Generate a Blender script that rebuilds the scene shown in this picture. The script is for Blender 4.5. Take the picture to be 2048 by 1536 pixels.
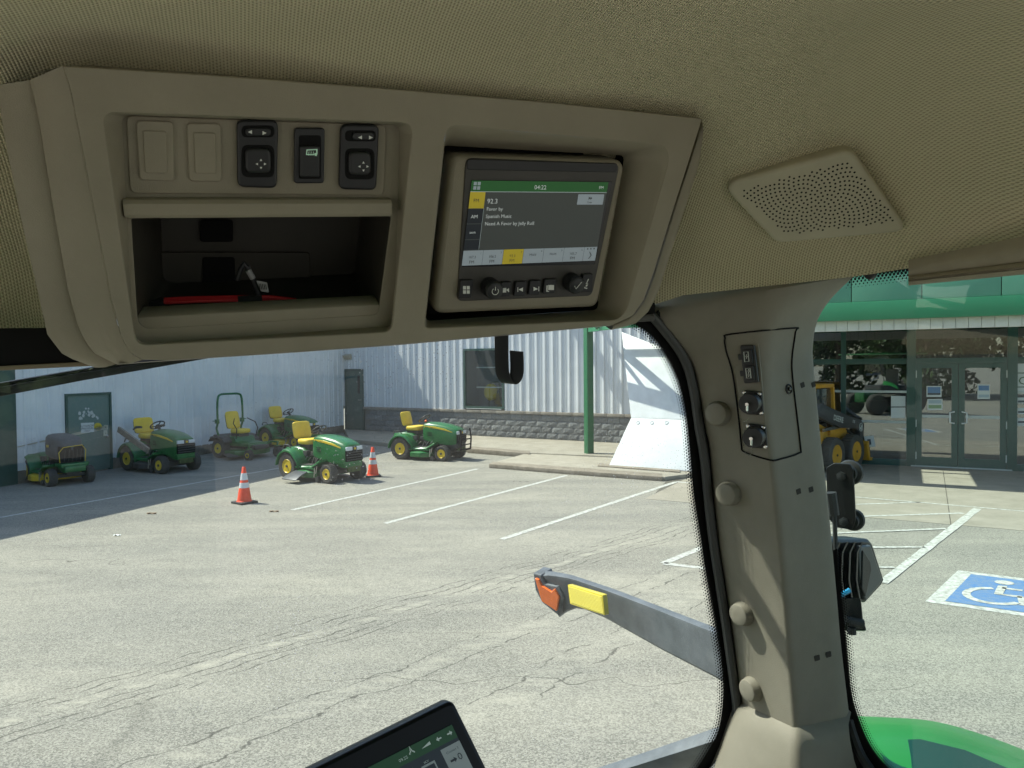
import bpy, bmesh, math, random
from mathutils import Vector as V, Matrix
random.seed(7)
sc = bpy.context.scene
for o in list(bpy.data.objects):
    bpy.data.objects.remove(o)

# ------------------------------------------------------------------ camera
FPX = 1480.0                      # focal length in pixels of the 2048 px wide photograph
CAM = V((0, 0, 2.6))
_p = math.atan(37 / FPX); _r = math.radians(0.5)
_fw = V((0, math.cos(_p), -math.sin(_p))); _rt = V((1, 0, 0)); _up = V((0, math.sin(_p), math.cos(_p)))
RT = _rt * math.cos(_r) - _up * math.sin(_r); UP = _up * math.cos(_r) + _rt * math.sin(_r); FW = _fw
cd = bpy.data.cameras.new('camera'); cam = bpy.data.objects.new('camera', cd)
sc.collection.objects.link(cam)
cam.matrix_world = Matrix(((RT.x, UP.x, -FW.x, CAM.x), (RT.y, UP.y, -FW.y, CAM.y), (RT.z, UP.z, -FW.z, CAM.z), (0, 0, 0, 1)))
cd.sensor_width = 36; cd.lens = 36 * FPX / 2048; cd.clip_start = 0.02; cd.clip_end = 2000
sc.camera = cam
sc.render.resolution_x = 1024; sc.render.resolution_y = 768

# ------------------------------------------------------------------ sky and sun
SUN_TO = V((-0.52, 0.17, 0.72)).normalized()          # direction towards the sun
w = bpy.data.worlds.new('World'); sc.world = w; w.use_nodes = True
nt = w.node_tree; sky = nt.nodes.new('ShaderNodeTexSky'); sky.sky_type = 'NISHITA'; sky.sun_disc = False
sky.sun_elevation = math.asin(SUN_TO.z); sky.sun_rotation = math.atan2(SUN_TO.x, SUN_TO.y)
sky.air_density = 1.0; sky.dust_density = 1.2
bg = nt.nodes['Background']; bg.inputs['Strength'].default_value = 0.13
nt.links.new(sky.outputs[0], bg.inputs['Color'])
sd = bpy.data.lights.new('sun', 'SUN'); sun = bpy.data.objects.new('sun', sd); sc.collection.objects.link(sun)
sd.energy = 4.2; sd.angle = math.radians(0.53); sd.color = (1.0, 0.955, 0.87)
sun.rotation_euler = SUN_TO.to_track_quat('Z', 'Y').to_euler(); sun.location = (-12, 4, 20)
sc.view_settings.view_transform = 'Standard'; sc.view_settings.look = 'None'
sc.view_settings.exposure = 0.85; sc.view_settings.gamma = 1.0
sc.cycles.max_bounces = 6; sc.cycles.transparent_max_bounces = 10; sc.cycles.diffuse_bounces = 4
sc.cycles.glossy_bounces = 3; sc.cycles.caustics_reflective = False; sc.cycles.caustics_refractive = False
sc.cycles.use_denoising = True; sc.cycles.use_adaptive_sampling = True; sc.cycles.adaptive_threshold = 0.03

# ------------------------------------------------------------------ pixel geometry of the photograph
def ray(x, y): return FW + RT * ((x - 1024) / FPX) - UP * ((y - 768) / FPX)
def P(x, y, d): return CAM + ray(x, y) * d                    # point at forward distance d
def G(x, y, z=0.0):                                           # point on the level z
    d = ray(x, y); return CAM + d * ((z - CAM.z) / d.z)
class Pl:                                                     # a plane: s along h, t upwards, k towards the viewer
    def __init__(s, O, h, v):
        s.O = O; s.h = h.normalized(); n = s.h.cross(v).normalized()
        if n.dot(CAM - O) < 0: n = -n
        s.n = n; s.w = n.cross(s.h).normalized()
    def px(s, x, y, k=0.0):
        d = ray(x, y); O = s.O + s.n * k
        return CAM + d * ((O - CAM).dot(s.n) / d.dot(s.n))
    def st(s, x, y, k=0.0):
        q = s.px(x, y, k) - s.O; return (q.dot(s.h), q.dot(s.w))
    def at(s, a, b, k=0.0): return s.O + s.h * a + s.w * b + s.n * k
    def dep(s, x, y): return (s.px(x, y) - CAM).dot(FW)
    def mat(s): return Matrix(((s.h.x, s.w.x, s.n.x, s.O.x), (s.h.y, s.w.y, s.n.y, s.O.y), (s.h.z, s.w.z, s.n.z, s.O.z), (0, 0, 0, 1)))
def cdir(a, b, c): return RT * a + UP * b + FW * c            # right, up, forward
def lerp(a, b, t): return a + (b - a) * t
def interp(poly, t):                                          # poly: list of tuples, t in 0..1 by length
    L = [0]
    for a, b in zip(poly, poly[1:]): L.append(L[-1] + math.hypot(b[0] - a[0], b[1] - a[1]))
    q = t * L[-1]
    for i in range(len(poly) - 1):
        if q <= L[i + 1] + 1e-9:
            u = (q - L[i]) / max(1e-9, L[i + 1] - L[i])
            return tuple(lerp(a, b, u) for a, b in zip(poly[i], poly[i + 1]))
    return poly[-1]
def smoothpoly(pts, sub=6, closed=False):                     # Catmull-Rom
    n = len(pts); out = []
    rng = range(n if closed else n - 1)
    for i in rng:
        g = (lambda j: pts[j % n]) if closed else (lambda j: pts[min(max(j, 0), n - 1)])
        a, b, c, d = g(i - 1), g(i), g(i + 1), g(i + 2)
        for k in range(sub):
            t = k / sub
            out.append(tuple(0.5 * (2 * b[m] + (c[m] - a[m]) * t + (2 * a[m] - 5 * b[m] + 4 * c[m] - d[m]) * t * t + (3 * b[m] - a[m] - 3 * c[m] + d[m]) * t ** 3) for m in range(len(b))))
    if not closed: out.append(tuple(pts[-1]))
    return out
def rpoly(pts, r, n=5):                                       # rounded corners, n+1 points each
    out = []; m = len(pts)
    for i in range(m):
        p = V(pts[i]); a = V(pts[i - 1]); b = V(pts[(i + 1) % m])
        ri = r[i] if isinstance(r, (list, tuple)) else r
        da = (a - p); db = (b - p); la, lb = da.length, db.length
        da.normalize(); db.normalize()
        ang = da.angle(db); c = min(ri / max(1e-6, math.tan(ang / 2)), la * .48, lb * .48)
        A = p + da * c; B = p + db * c
        for k in range(n + 1):
            t = k / n
            out.append(tuple(A * (1 - t) ** 2 + p * 2 * t * (1 - t) + B * t * t))
    return out

# ------------------------------------------------------------------ materials
MATS = {}
def nodes(name):
    m = bpy.data.materials.new(name); m.use_nodes = True; nt = m.node_tree
    return m, nt, nt.nodes, nt.links, nt.nodes['Principled BSDF']
def mat(name, col, rough=0.5, metal=0.0, var=0.0, vscale=8.0, bump=0.0, bscale=200.0, spec=0.5, coat=0.0, emit=0.0, dirt=None):
    if name in MATS: return MATS[name]
    m, nt, N, L, b = nodes(name)
    b.inputs['Base Color'].default_value = (*col, 1); b.inputs['Roughness'].default_value = rough
    b.inputs['Metallic'].default_value = metal; b.inputs['Specular IOR Level'].default_value = spec
    b.inputs['Coat Weight'].default_value = coat; b.inputs['Coat Roughness'].default_value = 0.08
    if emit:
        b.inputs['Emission Color'].default_value = (*col, 1); b.inputs['Emission Strength'].default_value = emit
    tc = N.new('ShaderNodeTexCoord')
    if var or dirt:
        n1 = N.new('ShaderNodeTexNoise'); n1.inputs['Scale'].default_value = vscale; n1.inputs['Detail'].default_value = 6; n1.inputs['Roughness'].default_value = 0.62
        L.new(tc.outputs['Object'], n1.inputs['Vector'])
        rp = N.new('ShaderNodeValToRGB'); rp.color_ramp.elements[0].position = 0.3; rp.color_ramp.elements[1].position = 0.72
        d = dirt or tuple(c * (1 - var) for c in col)
        u = tuple(min(1, c * (1 + var)) for c in col)
        rp.color_ramp.elements[0].color = (*d, 1); rp.color_ramp.elements[1].color = (*u, 1)
        L.new(n1.outputs['Fac'], rp.inputs['Fac']); L.new(rp.outputs['Color'], b.inputs['Base Color'])
        rr = N.new('ShaderNodeMapRange'); rr.inputs['To Min'].default_value = min(1, rough + 0.08); rr.inputs['To Max'].default_value = max(0.03, rough - 0.08)
        L.new(n1.outputs['Fac'], rr.inputs['Value']); L.new(rr.outputs['Result'], b.inputs['Roughness'])
    if bump:
        n2 = N.new('ShaderNodeTexNoise'); n2.inputs['Scale'].default_value = bscale; n2.inputs['Detail'].default_value = 3
        L.new(tc.outputs['Object'], n2.inputs['Vector'])
        bp = N.new('ShaderNodeBump'); bp.inputs['Strength'].default_value = bump; bp.inputs['Distance'].default_value = 0.002
        L.new(n2.outputs['Fac'], bp.inputs['Height']); L.new(bp.outputs['Normal'], b.inputs['Normal'])
    MATS[name] = m; return m

# ------------------------------------------------------------------ mesh helpers
class MB:
    def __init__(s): s.v = []; s.f = []
    def add(s, vs, fs):
        o = len(s.v); s.v += [V(p) for p in vs]; s.f += [tuple(i + o for i in f) for f in fs]; return s
    def box(s, c, d, rz=0.0, ry=0.0):
        x, y, z = d[0] / 2, d[1] / 2, d[2] / 2
        R = Matrix.Rotation(rz, 3, 'Z') @ Matrix.Rotation(ry, 3, 'Y')
        vs = [V(c) + R @ V((i * x, j * y, k * z)) for i in (-1, 1) for j in (-1, 1) for k in (-1, 1)]
        return s.add(vs, [(0, 1, 3, 2), (4, 6, 7, 5), (0, 4, 5, 1), (2, 3, 7, 6), (0, 2, 6, 4), (1, 5, 7, 3)])
    def hexa(s, a, b):                                        # two quads (lists of 4 points)
        return s.loft([a, b])
    def loft(s, rings, closed=True, caps=(True, True)):
        n = len(rings[0]); vs = [p for r in rings for p in r]; fs = []
        for i in range(len(rings) - 1):
            for j in range(n if closed else n - 1):
                k = (j + 1) % n
                fs.append((i * n + j, i * n + k, (i + 1) * n + k, (i + 1) * n + j))
        if closed and caps[0]: fs.append(tuple(range(n - 1, -1, -1)))
        if closed and caps[1]: fs.append(tuple((len(rings) - 1) * n + j for j in range(n)))
        return s.add(vs, fs)
    def tube(s, pts, r, n=8, closed=False):
        pts = [V(p) for p in pts]; m = len(pts); rings = []; u = None
        for i, p in enumerate(pts):
            a = pts[i - 1] if (i or closed) else p; b = pts[(i + 1) % m] if (i < m - 1 or closed) else p
            t = (b - a).normalized()
            if u is None: u = t.orthogonal().normalized()
            u = (u - t * u.dot(t)).normalized(); w = t.cross(u)
            ri = r[i] if isinstance(r, (list, tuple)) else r
            rings.append([p + (u * math.cos(2 * math.pi * k / n) + w * math.sin(2 * math.pi * k / n)) * ri for k in range(n)])
        if closed: rings.append(rings[0])
        return s.loft(rings, True, (not closed, not closed))
    def bar(s, a, b, wd, ht, upv=V((0, 0, 1))):               # rectangular bar
        a, b = V(a), V(b); t = (b - a).normalized(); x = t.cross(upv).normalized(); y = x.cross(t)
        q = [(-1, -1), (1, -1), (1, 1), (-1, 1)]
        return s.loft([[p + x * (i * wd / 2) + y * (j * ht / 2) for i, j in q] for p in (a, b)])
    def lathe(s, prof, c, axis, n=20):                        # prof: (radius, height along axis)
        c = V(c); t = V(axis).normalized(); u = t.orthogonal().normalized(); w = t.cross(u)
        rings = [[c + t * h + (u * math.cos(2 * math.pi * k / n) + w * math.sin(2 * math.pi * k / n)) * max(r, 1e-5) for k in range(n)] for r, h in prof]
        return s.loft(rings)
    def prism(s, pts, f, k0, k1):                             # f(a, b, k) -> point
        return s.loft([[f(a, b, k0) for a, b in pts], [f(a, b, k1) for a, b in pts]])
    def grid(s, rows, flip=False):
        n = len(rows[0]); vs = [p for r in rows for p in r]
        fs = [(i * n + j, i * n + j + 1, (i + 1) * n + j + 1, (i + 1) * n + j) for i in range(len(rows) - 1) for j in range(n - 1)]
        if flip: fs = [f[::-1] for f in fs]
        return s.add(vs, fs)
    def sphere(s, c, r, n=12, sc3=(1, 1, 1)):
        rings = []
        for i in range(1, n):
            a = math.pi * i / n
            rings.append([V(c) + V((r * math.sin(a) * math.cos(2 * math.pi * k / n) * sc3[0], r * math.sin(a) * math.sin(2 * math.pi * k / n) * sc3[1], r * math.cos(a) * sc3[2])) for k in range(n)])
        return s.loft(rings)
    def build(s, name, m, parent=None, bevel=0.0, seg=2, angle=35, local=False, subdiv=0, recalc=True):
        me = bpy.data.meshes.new(name)
        Minv = None
        if parent is not None and not local: Minv = MW[parent.name].inverted()
        vs = [Minv @ p for p in s.v] if Minv else s.v
        off = None
        if parent is None and not local:                       # a one-mesh thing: origin at its base
            c = sum(vs, V((0, 0, 0))) / len(vs); zmin = min(p.z for p in vs); off = V((c.x, c.y, zmin)); vs = [p - off for p in vs]
        me.from_pydata([tuple(p) for p in vs], [], s.f)
        if recalc or bevel:
            bm = bmesh.new(); bm.from_mesh(me)
            if recalc: bmesh.ops.recalc_face_normals(bm, faces=bm.faces)
            if bevel:
                es = [e for e in bm.edges if len(e.link_faces) == 2 and e.calc_face_angle(0) > math.radians(30)]
                bmesh.ops.bevel(bm, geom=es, offset=bevel, segments=seg, profile=0.6, affect='EDGES', clamp_overlap=True)
            bm.to_mesh(me); bm.free()
        for p in me.polygons: p.use_smooth = True
        me.set_sharp_from_angle(angle=math.radians(angle))
        if m is not None: me.materials.append(m)
        return link(name, me, parent, off)
MW = {}
def link(name, me, parent=None, off=None):
    o = bpy.data.objects.new(name, me); sc.collection.objects.link(o)
    if parent is not None:
        o.parent = parent; MW[o.name] = MW[parent.name]
    else:
        if off is not None: o.location = off
        MW[o.name] = Matrix.Translation(off if off is not None else V((0, 0, 0)))
    return o
def tag(o, label, cat, group=None):
    o['label'] = label; o['category'] = cat
    if group: o['group'] = group
    return o
def thing(name, label, cat, loc, rz=0.0, group=None, scale=1.0):
    o = bpy.data.objects.new(name, None); sc.collection.objects.link(o); o.empty_display_size = 0.1
    o.location = loc; o.rotation_euler = (0, 0, rz); o.scale = (scale,) * 3
    MW[o.name] = Matrix.LocRotScale(V(loc), Matrix.Rotation(rz, 3, 'Z'), V((scale,) * 3))
    return tag(o, label, cat, group)
def struct(o): o['kind'] = 'structure'; return o
def copy_to(o, parent, loc=None):
    c = o.copy(); sc.collection.objects.link(c); c.parent = parent; MW[c.name] = MW[parent.name]
    if loc is not None: c.location = loc
    return c
def curve_mesh(splines, extrude, bevel, res=2):               # filled 2-D outlines with holes -> mesh, front at z=0
    cu = bpy.data.curves.new('c', 'CURVE'); cu.dimensions = '2D'; cu.fill_mode = 'BOTH'
    for pts in splines:
        sp = cu.splines.new('POLY'); sp.points.add(len(pts) - 1)
        for q, p in zip(sp.points, pts): q.co = (p[0], p[1], 0, 1)
        sp.use_cyclic_u = True
    cu.extrude = max(extrude / 2 - bevel, 0); cu.bevel_depth = bevel; cu.bevel_resolution = res; cu.offset = -bevel
    ob = bpy.data.objects.new('c', cu); me = bpy.data.meshes.new_from_object(ob)
    bpy.data.objects.remove(ob); bpy.data.curves.remove(cu)
    for v in me.vertices: v.co.z -= extrude / 2
    return me
def plate(name, pl, splines, k, thick, bevel, m, parent, angle=40):
    me = curve_mesh(splines, thick, bevel); me.name = name
    T = MW[parent.name].inverted() @ pl.mat() @ Matrix.Translation((0, 0, k))
    me.transform(T); me.materials.clear(); me.materials.append(m)
    for p in me.polygons: p.use_smooth = True
    me.set_sharp_from_angle(angle=math.radians(angle))
    return link(name, me, parent)
def slab(name, pl, quad, rad, k1, thick, m, parent, bevel=0.0008):   # pixel outline -> rounded slab, front face at k1
    return plate(name, pl, [rpoly([pl.st(x, y, k1) for x, y in quad], rad)], k1, thick, bevel, m, parent)
def rect(x0, y0, x1, y1): return [(x0, y0), (x1, y0), (x1, y1), (x0, y1)]
def text_mesh(s, size, align='LEFT', extrude=0.0):
    cu = bpy.data.curves.new('t', 'FONT'); cu.body = s; cu.size = size; cu.align_x = align; cu.align_y = 'BOTTOM_BASELINE'; cu.extrude = extrude; cu.resolution_u = 2
    ob = bpy.data.objects.new('t', cu); me = bpy.data.meshes.new_from_object(ob)
    bpy.data.objects.remove(ob); bpy.data.curves.remove(cu); return me
def text(name, pl, s, x, y, hpx, k, m, parent, align='LEFT', shear=0.0, rot=0.0, wide=1.0):
    a = pl.st(x, y, k); b = pl.st(x, y - hpx, k); size = math.hypot(a[0] - b[0], a[1] - b[1]) / 0.70
    me = text_mesh(s, size, align); me.name = name
    T = MW[parent.name].inverted() @ pl.mat() @ Matrix.Translation((a[0], a[1], k)) @ Matrix.Rotation(rot, 4, 'Z') @ Matrix.Diagonal((wide, 1, 1, 1))
    me.transform(T); me.materials.clear(); me.materials.append(m)
    return link(name, me, parent)
def flat(name, pl, polys, k, m, parent):                       # flat print from pixel polygons
    mb = MB()
    for q in polys:
        mb.add([pl.px(x, y, k) for x, y in q], [tuple(range(len(q)))])
    return mb.build(name, m, parent, recalc=False)
def circ(x, y, rx, ry=None, n=20): ry = ry or rx; return [(x + rx * math.cos(2 * math.pi * i / n), y + ry * math.sin(2 * math.pi * i / n)) for i in range(n)]

# ================================================================== THE CAB THE PHOTOGRAPH IS TAKEN FROM
M_BEIGE = mat('beige_plastic', (.305, .274, .204), .58, var=.07, vscale=14, bump=.3, bscale=1300, spec=.35)
M_PILLAR = mat('grey_beige_plastic', (.240, .220, .175), .56, var=.08, vscale=16, bump=.3, bscale=1300, spec=.35)
M_BLACK = mat('black_plastic', (.016, .017, .018), .42, var=.1, vscale=40, bump=.08, bscale=900)
M_MATTE = mat('matte_black', (.008, .008, .008), .8, spec=.2)
M_RUBBER = mat('rubber', (.022, .022, .022), .65, var=.15, vscale=50)
M_DKGREY = mat('dark_grey_plastic', (.055, .052, .045), .45, var=.08, vscale=40, bump=.08, bscale=900)
M_ICON = mat('white_print', (.75, .77, .72), .5)
M_METAL = mat('bright_metal', (.75, .74, .7), .22, 1.0)
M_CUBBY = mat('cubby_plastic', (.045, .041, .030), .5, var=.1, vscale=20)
def fabric():
    m, nt, N, L, b = nodes('headliner_fabric'); b.inputs['Roughness'].default_value = .95; b.inputs['Specular IOR Level'].default_value = .1
    b.inputs['Sheen Weight'].default_value = .2
    uv = N.new('ShaderNodeUVMap'); sx = N.new('ShaderNodeSeparateXYZ'); L.new(uv.outputs['UV'], sx.inputs[0])
    def M(op, a, c=None):
        n = N.new('ShaderNodeMath'); n.operation = op
        for i, q in enumerate((a, c)):
            if q is None: continue
            if isinstance(q, (int, float)): n.inputs[i].default_value = q
            else: L.new(q, n.inputs[i])
        return n.outputs[0]
    K = 2 * math.pi / .0027
    su = M('SINE', M('MULTIPLY', sx.outputs['X'], K)); half = M('MULTIPLY', M('SIGN', M('SINE', M('MULTIPLY', sx.outputs['X'], K / 2))), math.pi / 2)
    sv = M('SINE', M('ADD', M('MULTIPLY', sx.outputs['Y'], K * .8), half))
    a = M('MULTIPLY', su, .55); c = M('MULTIPLY', sv, .45); hgt = M('MULTIPLY', M('ADD', M('ADD', a, c), 1.0), .5)
    ns = N.new('ShaderNodeTexNoise'); ns.inputs['Scale'].default_value = 5; ns.inputs['Detail'].default_value = 5; L.new(uv.outputs['UV'], ns.inputs['Vector'])
    hh = M('ADD', hgt, M('MULTIPLY', M('SUBTRACT', ns.outputs['Fac'], .5), .35))
    rp = N.new('ShaderNodeValToRGB'); e = rp.color_ramp.elements
    e[0].position = .05; e[0].color = (.318, .286, .178, 1); e[1].position = .62; e[1].color = (.65, .595, .395, 1)
    L.new(hh, rp.inputs['Fac']); L.new(rp.outputs['Color'], b.inputs['Base Color'])
    bp = N.new('ShaderNodeBump'); bp.inputs['Strength'].default_value = .9; bp.inputs['Distance'].default_value = .0014
    L.new(hgt, bp.inputs['Height']); L.new(bp.outputs['Normal'], b.inputs['Normal'])
    return m
M_FABRIC = fabric()
def glass_mat(name, tint, refl, dust, splat=0.0, seed=0.0):
    m, nt, N, L, b = nodes(name); N.remove(b); out = N['Material Output']
    tr = N.new('ShaderNodeBsdfTransparent'); tr.inputs['Color'].default_value = (*tint, 1)
    gl = N.new('ShaderNodeBsdfGlossy'); gl.inputs['Roughness'].default_value = .01; gl.inputs['Color'].default_value = (1, 1, 1, 1)
    df = N.new('ShaderNodeBsdfDiffuse'); df.inputs['Color'].default_value = (.75, .78, .76, 1)
    tl = N.new('ShaderNodeBsdfTranslucent'); tl.inputs['Color'].default_value = (.75, .78, .76, 1)
    ge = N.new('ShaderNodeNewGeometry'); dt = N.new('ShaderNodeVectorMath'); dt.operation = 'DOT_PRODUCT'; L.new(ge.outputs['Incoming'], dt.inputs[0]); L.new(ge.outputs['Normal'], dt.inputs[1])
    def MM(op, a, q=0.0):
        n = N.new('ShaderNodeMath'); n.operation = op; L.new(a, n.inputs[0]); n.inputs[1].default_value = q; return n
    ab = MM('ABSOLUTE', dt.outputs['Value']); iv = MM('MULTIPLY', ab.outputs[0], -1.0); iv = MM('ADD', iv.outputs[0], 1.0); pw = MM('POWER', iv.outputs[0], 5.0)
    fm = MM('MULTIPLY', pw.outputs[0], 1 - refl); fm = MM('ADD', fm.outputs[0], refl)
    m1 = N.new('ShaderNodeMixShader'); L.new(fm.outputs[0], m1.inputs[0]); L.new(tr.outputs[0], m1.inputs[1]); L.new(gl.outputs[0], m1.inputs[2])
    dd = N.new('ShaderNodeMixShader'); dd.inputs[0].default_value = .5; L.new(df.outputs[0], dd.inputs[1]); L.new(tl.outputs[0], dd.inputs[2])
    tc = N.new('ShaderNodeTexCoord'); mp = N.new('ShaderNodeMapping'); mp.inputs['Location'].default_value = (seed, seed, 0); L.new(tc.outputs['Object'], mp.inputs[0])
    n1 = N.new('ShaderNodeTexNoise'); n1.inputs['Scale'].default_value = 4; n1.inputs['Detail'].default_value = 4; n1.inputs['Roughness'].default_value = .7; L.new(mp.outputs[0], n1.inputs['Vector'])
    r1 = N.new('ShaderNodeMapRange'); r1.inputs['From Min'].default_value = .35; r1.inputs['From Max'].default_value = .75; r1.inputs['To Min'].default_value = dust * .55; r1.inputs['To Max'].default_value = dust * 1.6; L.new(n1.outputs['Fac'], r1.inputs['Value'])
    fac = r1.outputs[0]
    if splat:
        vo = N.new('ShaderNodeTexVoronoi'); vo.inputs['Scale'].default_value = 240; L.new(mp.outputs[0], vo.inputs['Vector'])
        n3 = N.new('ShaderNodeTexNoise'); n3.inputs['Scale'].default_value = 4.5; n3.inputs['Detail'].default_value = 3; L.new(mp.outputs[0], n3.inputs['Vector'])
        r2 = N.new('ShaderNodeMapRange'); r2.inputs['From Min'].default_value = .22; r2.inputs['From Max'].default_value = .10; r2.inputs['To Max'].default_value = 1; L.new(vo.outputs['Distance'], r2.inputs['Value'])
        r3 = N.new('ShaderNodeMapRange'); r3.inputs['From Min'].default_value = .54; r3.inputs['From Max'].default_value = .72; r3.inputs['To Max'].default_value = splat; L.new(n3.outputs['Fac'], r3.inputs['Value'])
        mm = N.new('ShaderNodeMath'); mm.operation = 'MULTIPLY'; L.new(r2.outputs[0], mm.inputs[0]); L.new(r3.outputs[0], mm.inputs[1])
        ad = N.new('ShaderNodeMath'); ad.operation = 'ADD'; L.new(fac, ad.inputs[0]); L.new(mm.outputs[0], ad.inputs[1]); fac = ad.outputs[0]
    m2 = N.new('ShaderNodeMixShader'); L.new(fac, m2.inputs[0]); L.new(m1.outputs[0], m2.inputs[1]); L.new(dd.outputs[0], m2.inputs[2])
    L.new(m2.outputs[0], out.inputs['Surface']); return m
M_WIND = glass_mat('windscreen_glass', (.88, .955, .91), .045, .013, .8, 3.1)
M_SIDE = glass_mat('side_glass', (.80, .93, .865), .035, .006, .05, 8.3)

# reference planes -------------------------------------------------
H_C = cdir(3926, 363, 1480).normalized()                       # the console's long direction
V_C = cdir(-484, -3600, 1480).normalized()                     # down along its face
CON = Pl(P(700, 430, .66), H_C, V_C)
V_D = cdir(0, -1, .06).normalized()
WS = Pl(P(1430, 1000, .985), cdir(.925, .06, .375), V_D)       # windscreen
SIDE = Pl(P(1650, 950, .975), cdir(.42, .0, -.908), cdir(.03, -1, .0))

# ---- headliner ---------------------------------------------------
cols = [-500, -150, 60, 200, 700, 1100, 1340, 1500, 1712, 2048, 2500]
rows_y = [-900, -420, 0, 150, 300, 450, 560]
dep = {  # forward distance of the cloth at row, per column
 -500: [.24, .33, .41, .48, .54, .58, .61], -150: [.26, .36, .465, .545, .61, .65, .68], 60: [.27, .38, .495, .585, .65, .69, .72],
 200: [.28, .39, .51, .60, .63, .67, .71], 700: [.30, .42, .545, .625, .71, .79, .84], 1100: [.31, .43, .57, .665, .76, .86, .93],
 1340: [.32, .44, .59, .695, .80, .87, .915], 1500: [.32, .45, .605, .71, .80, .865, .895], 1712: [.325, .455, .61, .71, .79, .845, .875],
 2048: [.31, .43, .56, .635, .70, .755, .785], 2500: [.27, .37, .47, .52, .56, .585, .60]}
def last_y(x):                                                 # lower edge of the cloth in the photograph
    return interp_y([(-500, 690), (0, 664), (110, 660), (900, 650), (1288, 613), (1318, 609), (1352, 592), (1712, 553), (2048, 500), (2500, 440)], x)
def interp_y(pl, x):
    for (a, b), (c, d) in zip(pl, pl[1:]):
        if x <= c: return lerp(b, d, (x - a) / (c - a))
    return pl[-1][1]
def catm(arr, t):
    n = len(arr) - 1; i = min(int(t), n - 1); u = t - i
    g = lambda j: arr[min(max(j, 0), n)]
    a, b, c, d = g(i - 1), g(i), g(i + 1), g(i + 2)
    return .5 * (2 * b + (c - a) * u + (2 * a - 5 * b + 4 * c - d) * u * u + (3 * b - a - 3 * c + d) * u ** 3)
def find(arr, x):
    for i in range(len(arr) - 1):
        if x <= arr[i + 1]: return i + (x - arr[i]) / (arr[i + 1] - arr[i])
    return len(arr) - 1.0
def head_dep(x, y):
    ti = find(cols, x); tj = find(rows_y, y)
    return catm([catm(dep[c], tj) for c in cols], ti)
def HL(x, y, off=0.0):
    r = ray(x, y); return CAM + r * (head_dep(x, y) - off)
rows = []; NX, NY = 90, 46
xs = [-500 + 3000 * (i / NX) for i in range(NX + 1)]
for j in range(NY + 1):
    t = j / NY; r = []
    for x in xs:
        y = lerp(-900, last_y(x), t ** .85); r.append(HL(x, min(y, 700)) if y <= 560 else CAM + ray(x, y) * (head_dep(x, 560) + (y - 560) * .0001))
    rows.append(r)
mb = MB(); mb.grid(rows); n = NX + 1
def hidden(f):                                                 # cloth is cut away behind the console
    q = sum((mb.v[i] for i in f), V((0, 0, 0))) / 4 - CAM; d = q.dot(FW); x = 1024 + FPX * q.dot(RT) / d; y = 768 - FPX * q.dot(UP) / d
    return 230 < x < 1180 and y > 255
mb.f = [f for f in mb.f if not hidden(f)]
hl = mb.build('headliner', M_FABRIC, None, recalc=False, angle=180)
struct(hl)
me = hl.data; uvl = me.uv_layers.new(name='UVMap')
vl = []; 
for j, r in enumerate(rows):
    for i, p in enumerate(r):
        u = (p - CAM).dot(H_C); vv = 0 if j == 0 else vl[(j - 1) * n + i][1] + (p - rows[j - 1][i]).length
        vl.append((u, vv))
for lp in me.loops: uvl.data[lp.index].uv = vl[lp.vertex_index]
# outer roof: keeps the sky out, its front edge shades the upper pillar
def sun_at(q, z): return q + SUN_TO * ((z - q.z) / SUN_TO.z)
PF = Pl(P(1430, 1000, .975), P(1550, 1060, .915) - P(1430, 1060, .975), cdir(.06, -1, .0))
RZ = 2.99
qs = [sun_at(PF.px(x, y), RZ) for x, y in ((1380, 1030), (1500, 1068), (1562, 1170), (1640, 1330))]
far = qs[1] - V((.925, .375, 0)).normalized() * 2.2
out = [far, qs[1], qs[2], qs[2] + V((.9, .05, 0)), V((1.6, -.3, RZ)), V((1.4, -1.5, RZ)), V((-1.6, -1.5, RZ)), V((far.x - .3, 0, RZ))]
mb = MB(); mb.loft([[V((p.x, p.y, RZ)) for p in out], [V((p.x, p.y, RZ + .06)) for p in out]]); rf = mb.build('cab_roof', mat('roof_green', (.02, .17, .04), .35), None); struct(rf)
for z0, z1, ys in ((.9, 1.7, -1.0),):                            # rear of the cab behind the viewer: seat back and floor
    mb = MB(); mb.box((0, -.75, 1.75), (.60, .16, 1.0)); mb.box((0, -.35, 1.25), (.60, .70, .2)); o = mb.build('driver_seat', mat('seat_cloth', (.20, .18, .14), .9), None, .05); tag(o, 'dark driver seat behind the viewer', 'seat')
    mb = MB(); mb.box((0, -.1, .95), (1.7, 2.2, .1)); o = mb.build('cab_floor', mat('floor_mat', (.22, .20, .155), .9), None); struct(o)
bar0 = PF.px(1445, 1105) + SUN_TO * .58; bar1 = PF.px(1592, 1345) + SUN_TO * .74  # bar added out of view, throws the diagonal shadow band onto the pillar
mb = MB(); mb.bar(bar0 - (bar1 - bar0) * .3, bar1 + (bar1 - bar0) * .3, .016, .016); o = mb.build('shadow_bar', M_BLACK, None); tag(o, 'thin black unseen bar added to cast a shadow band on the pillar', 'rail')
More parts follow.
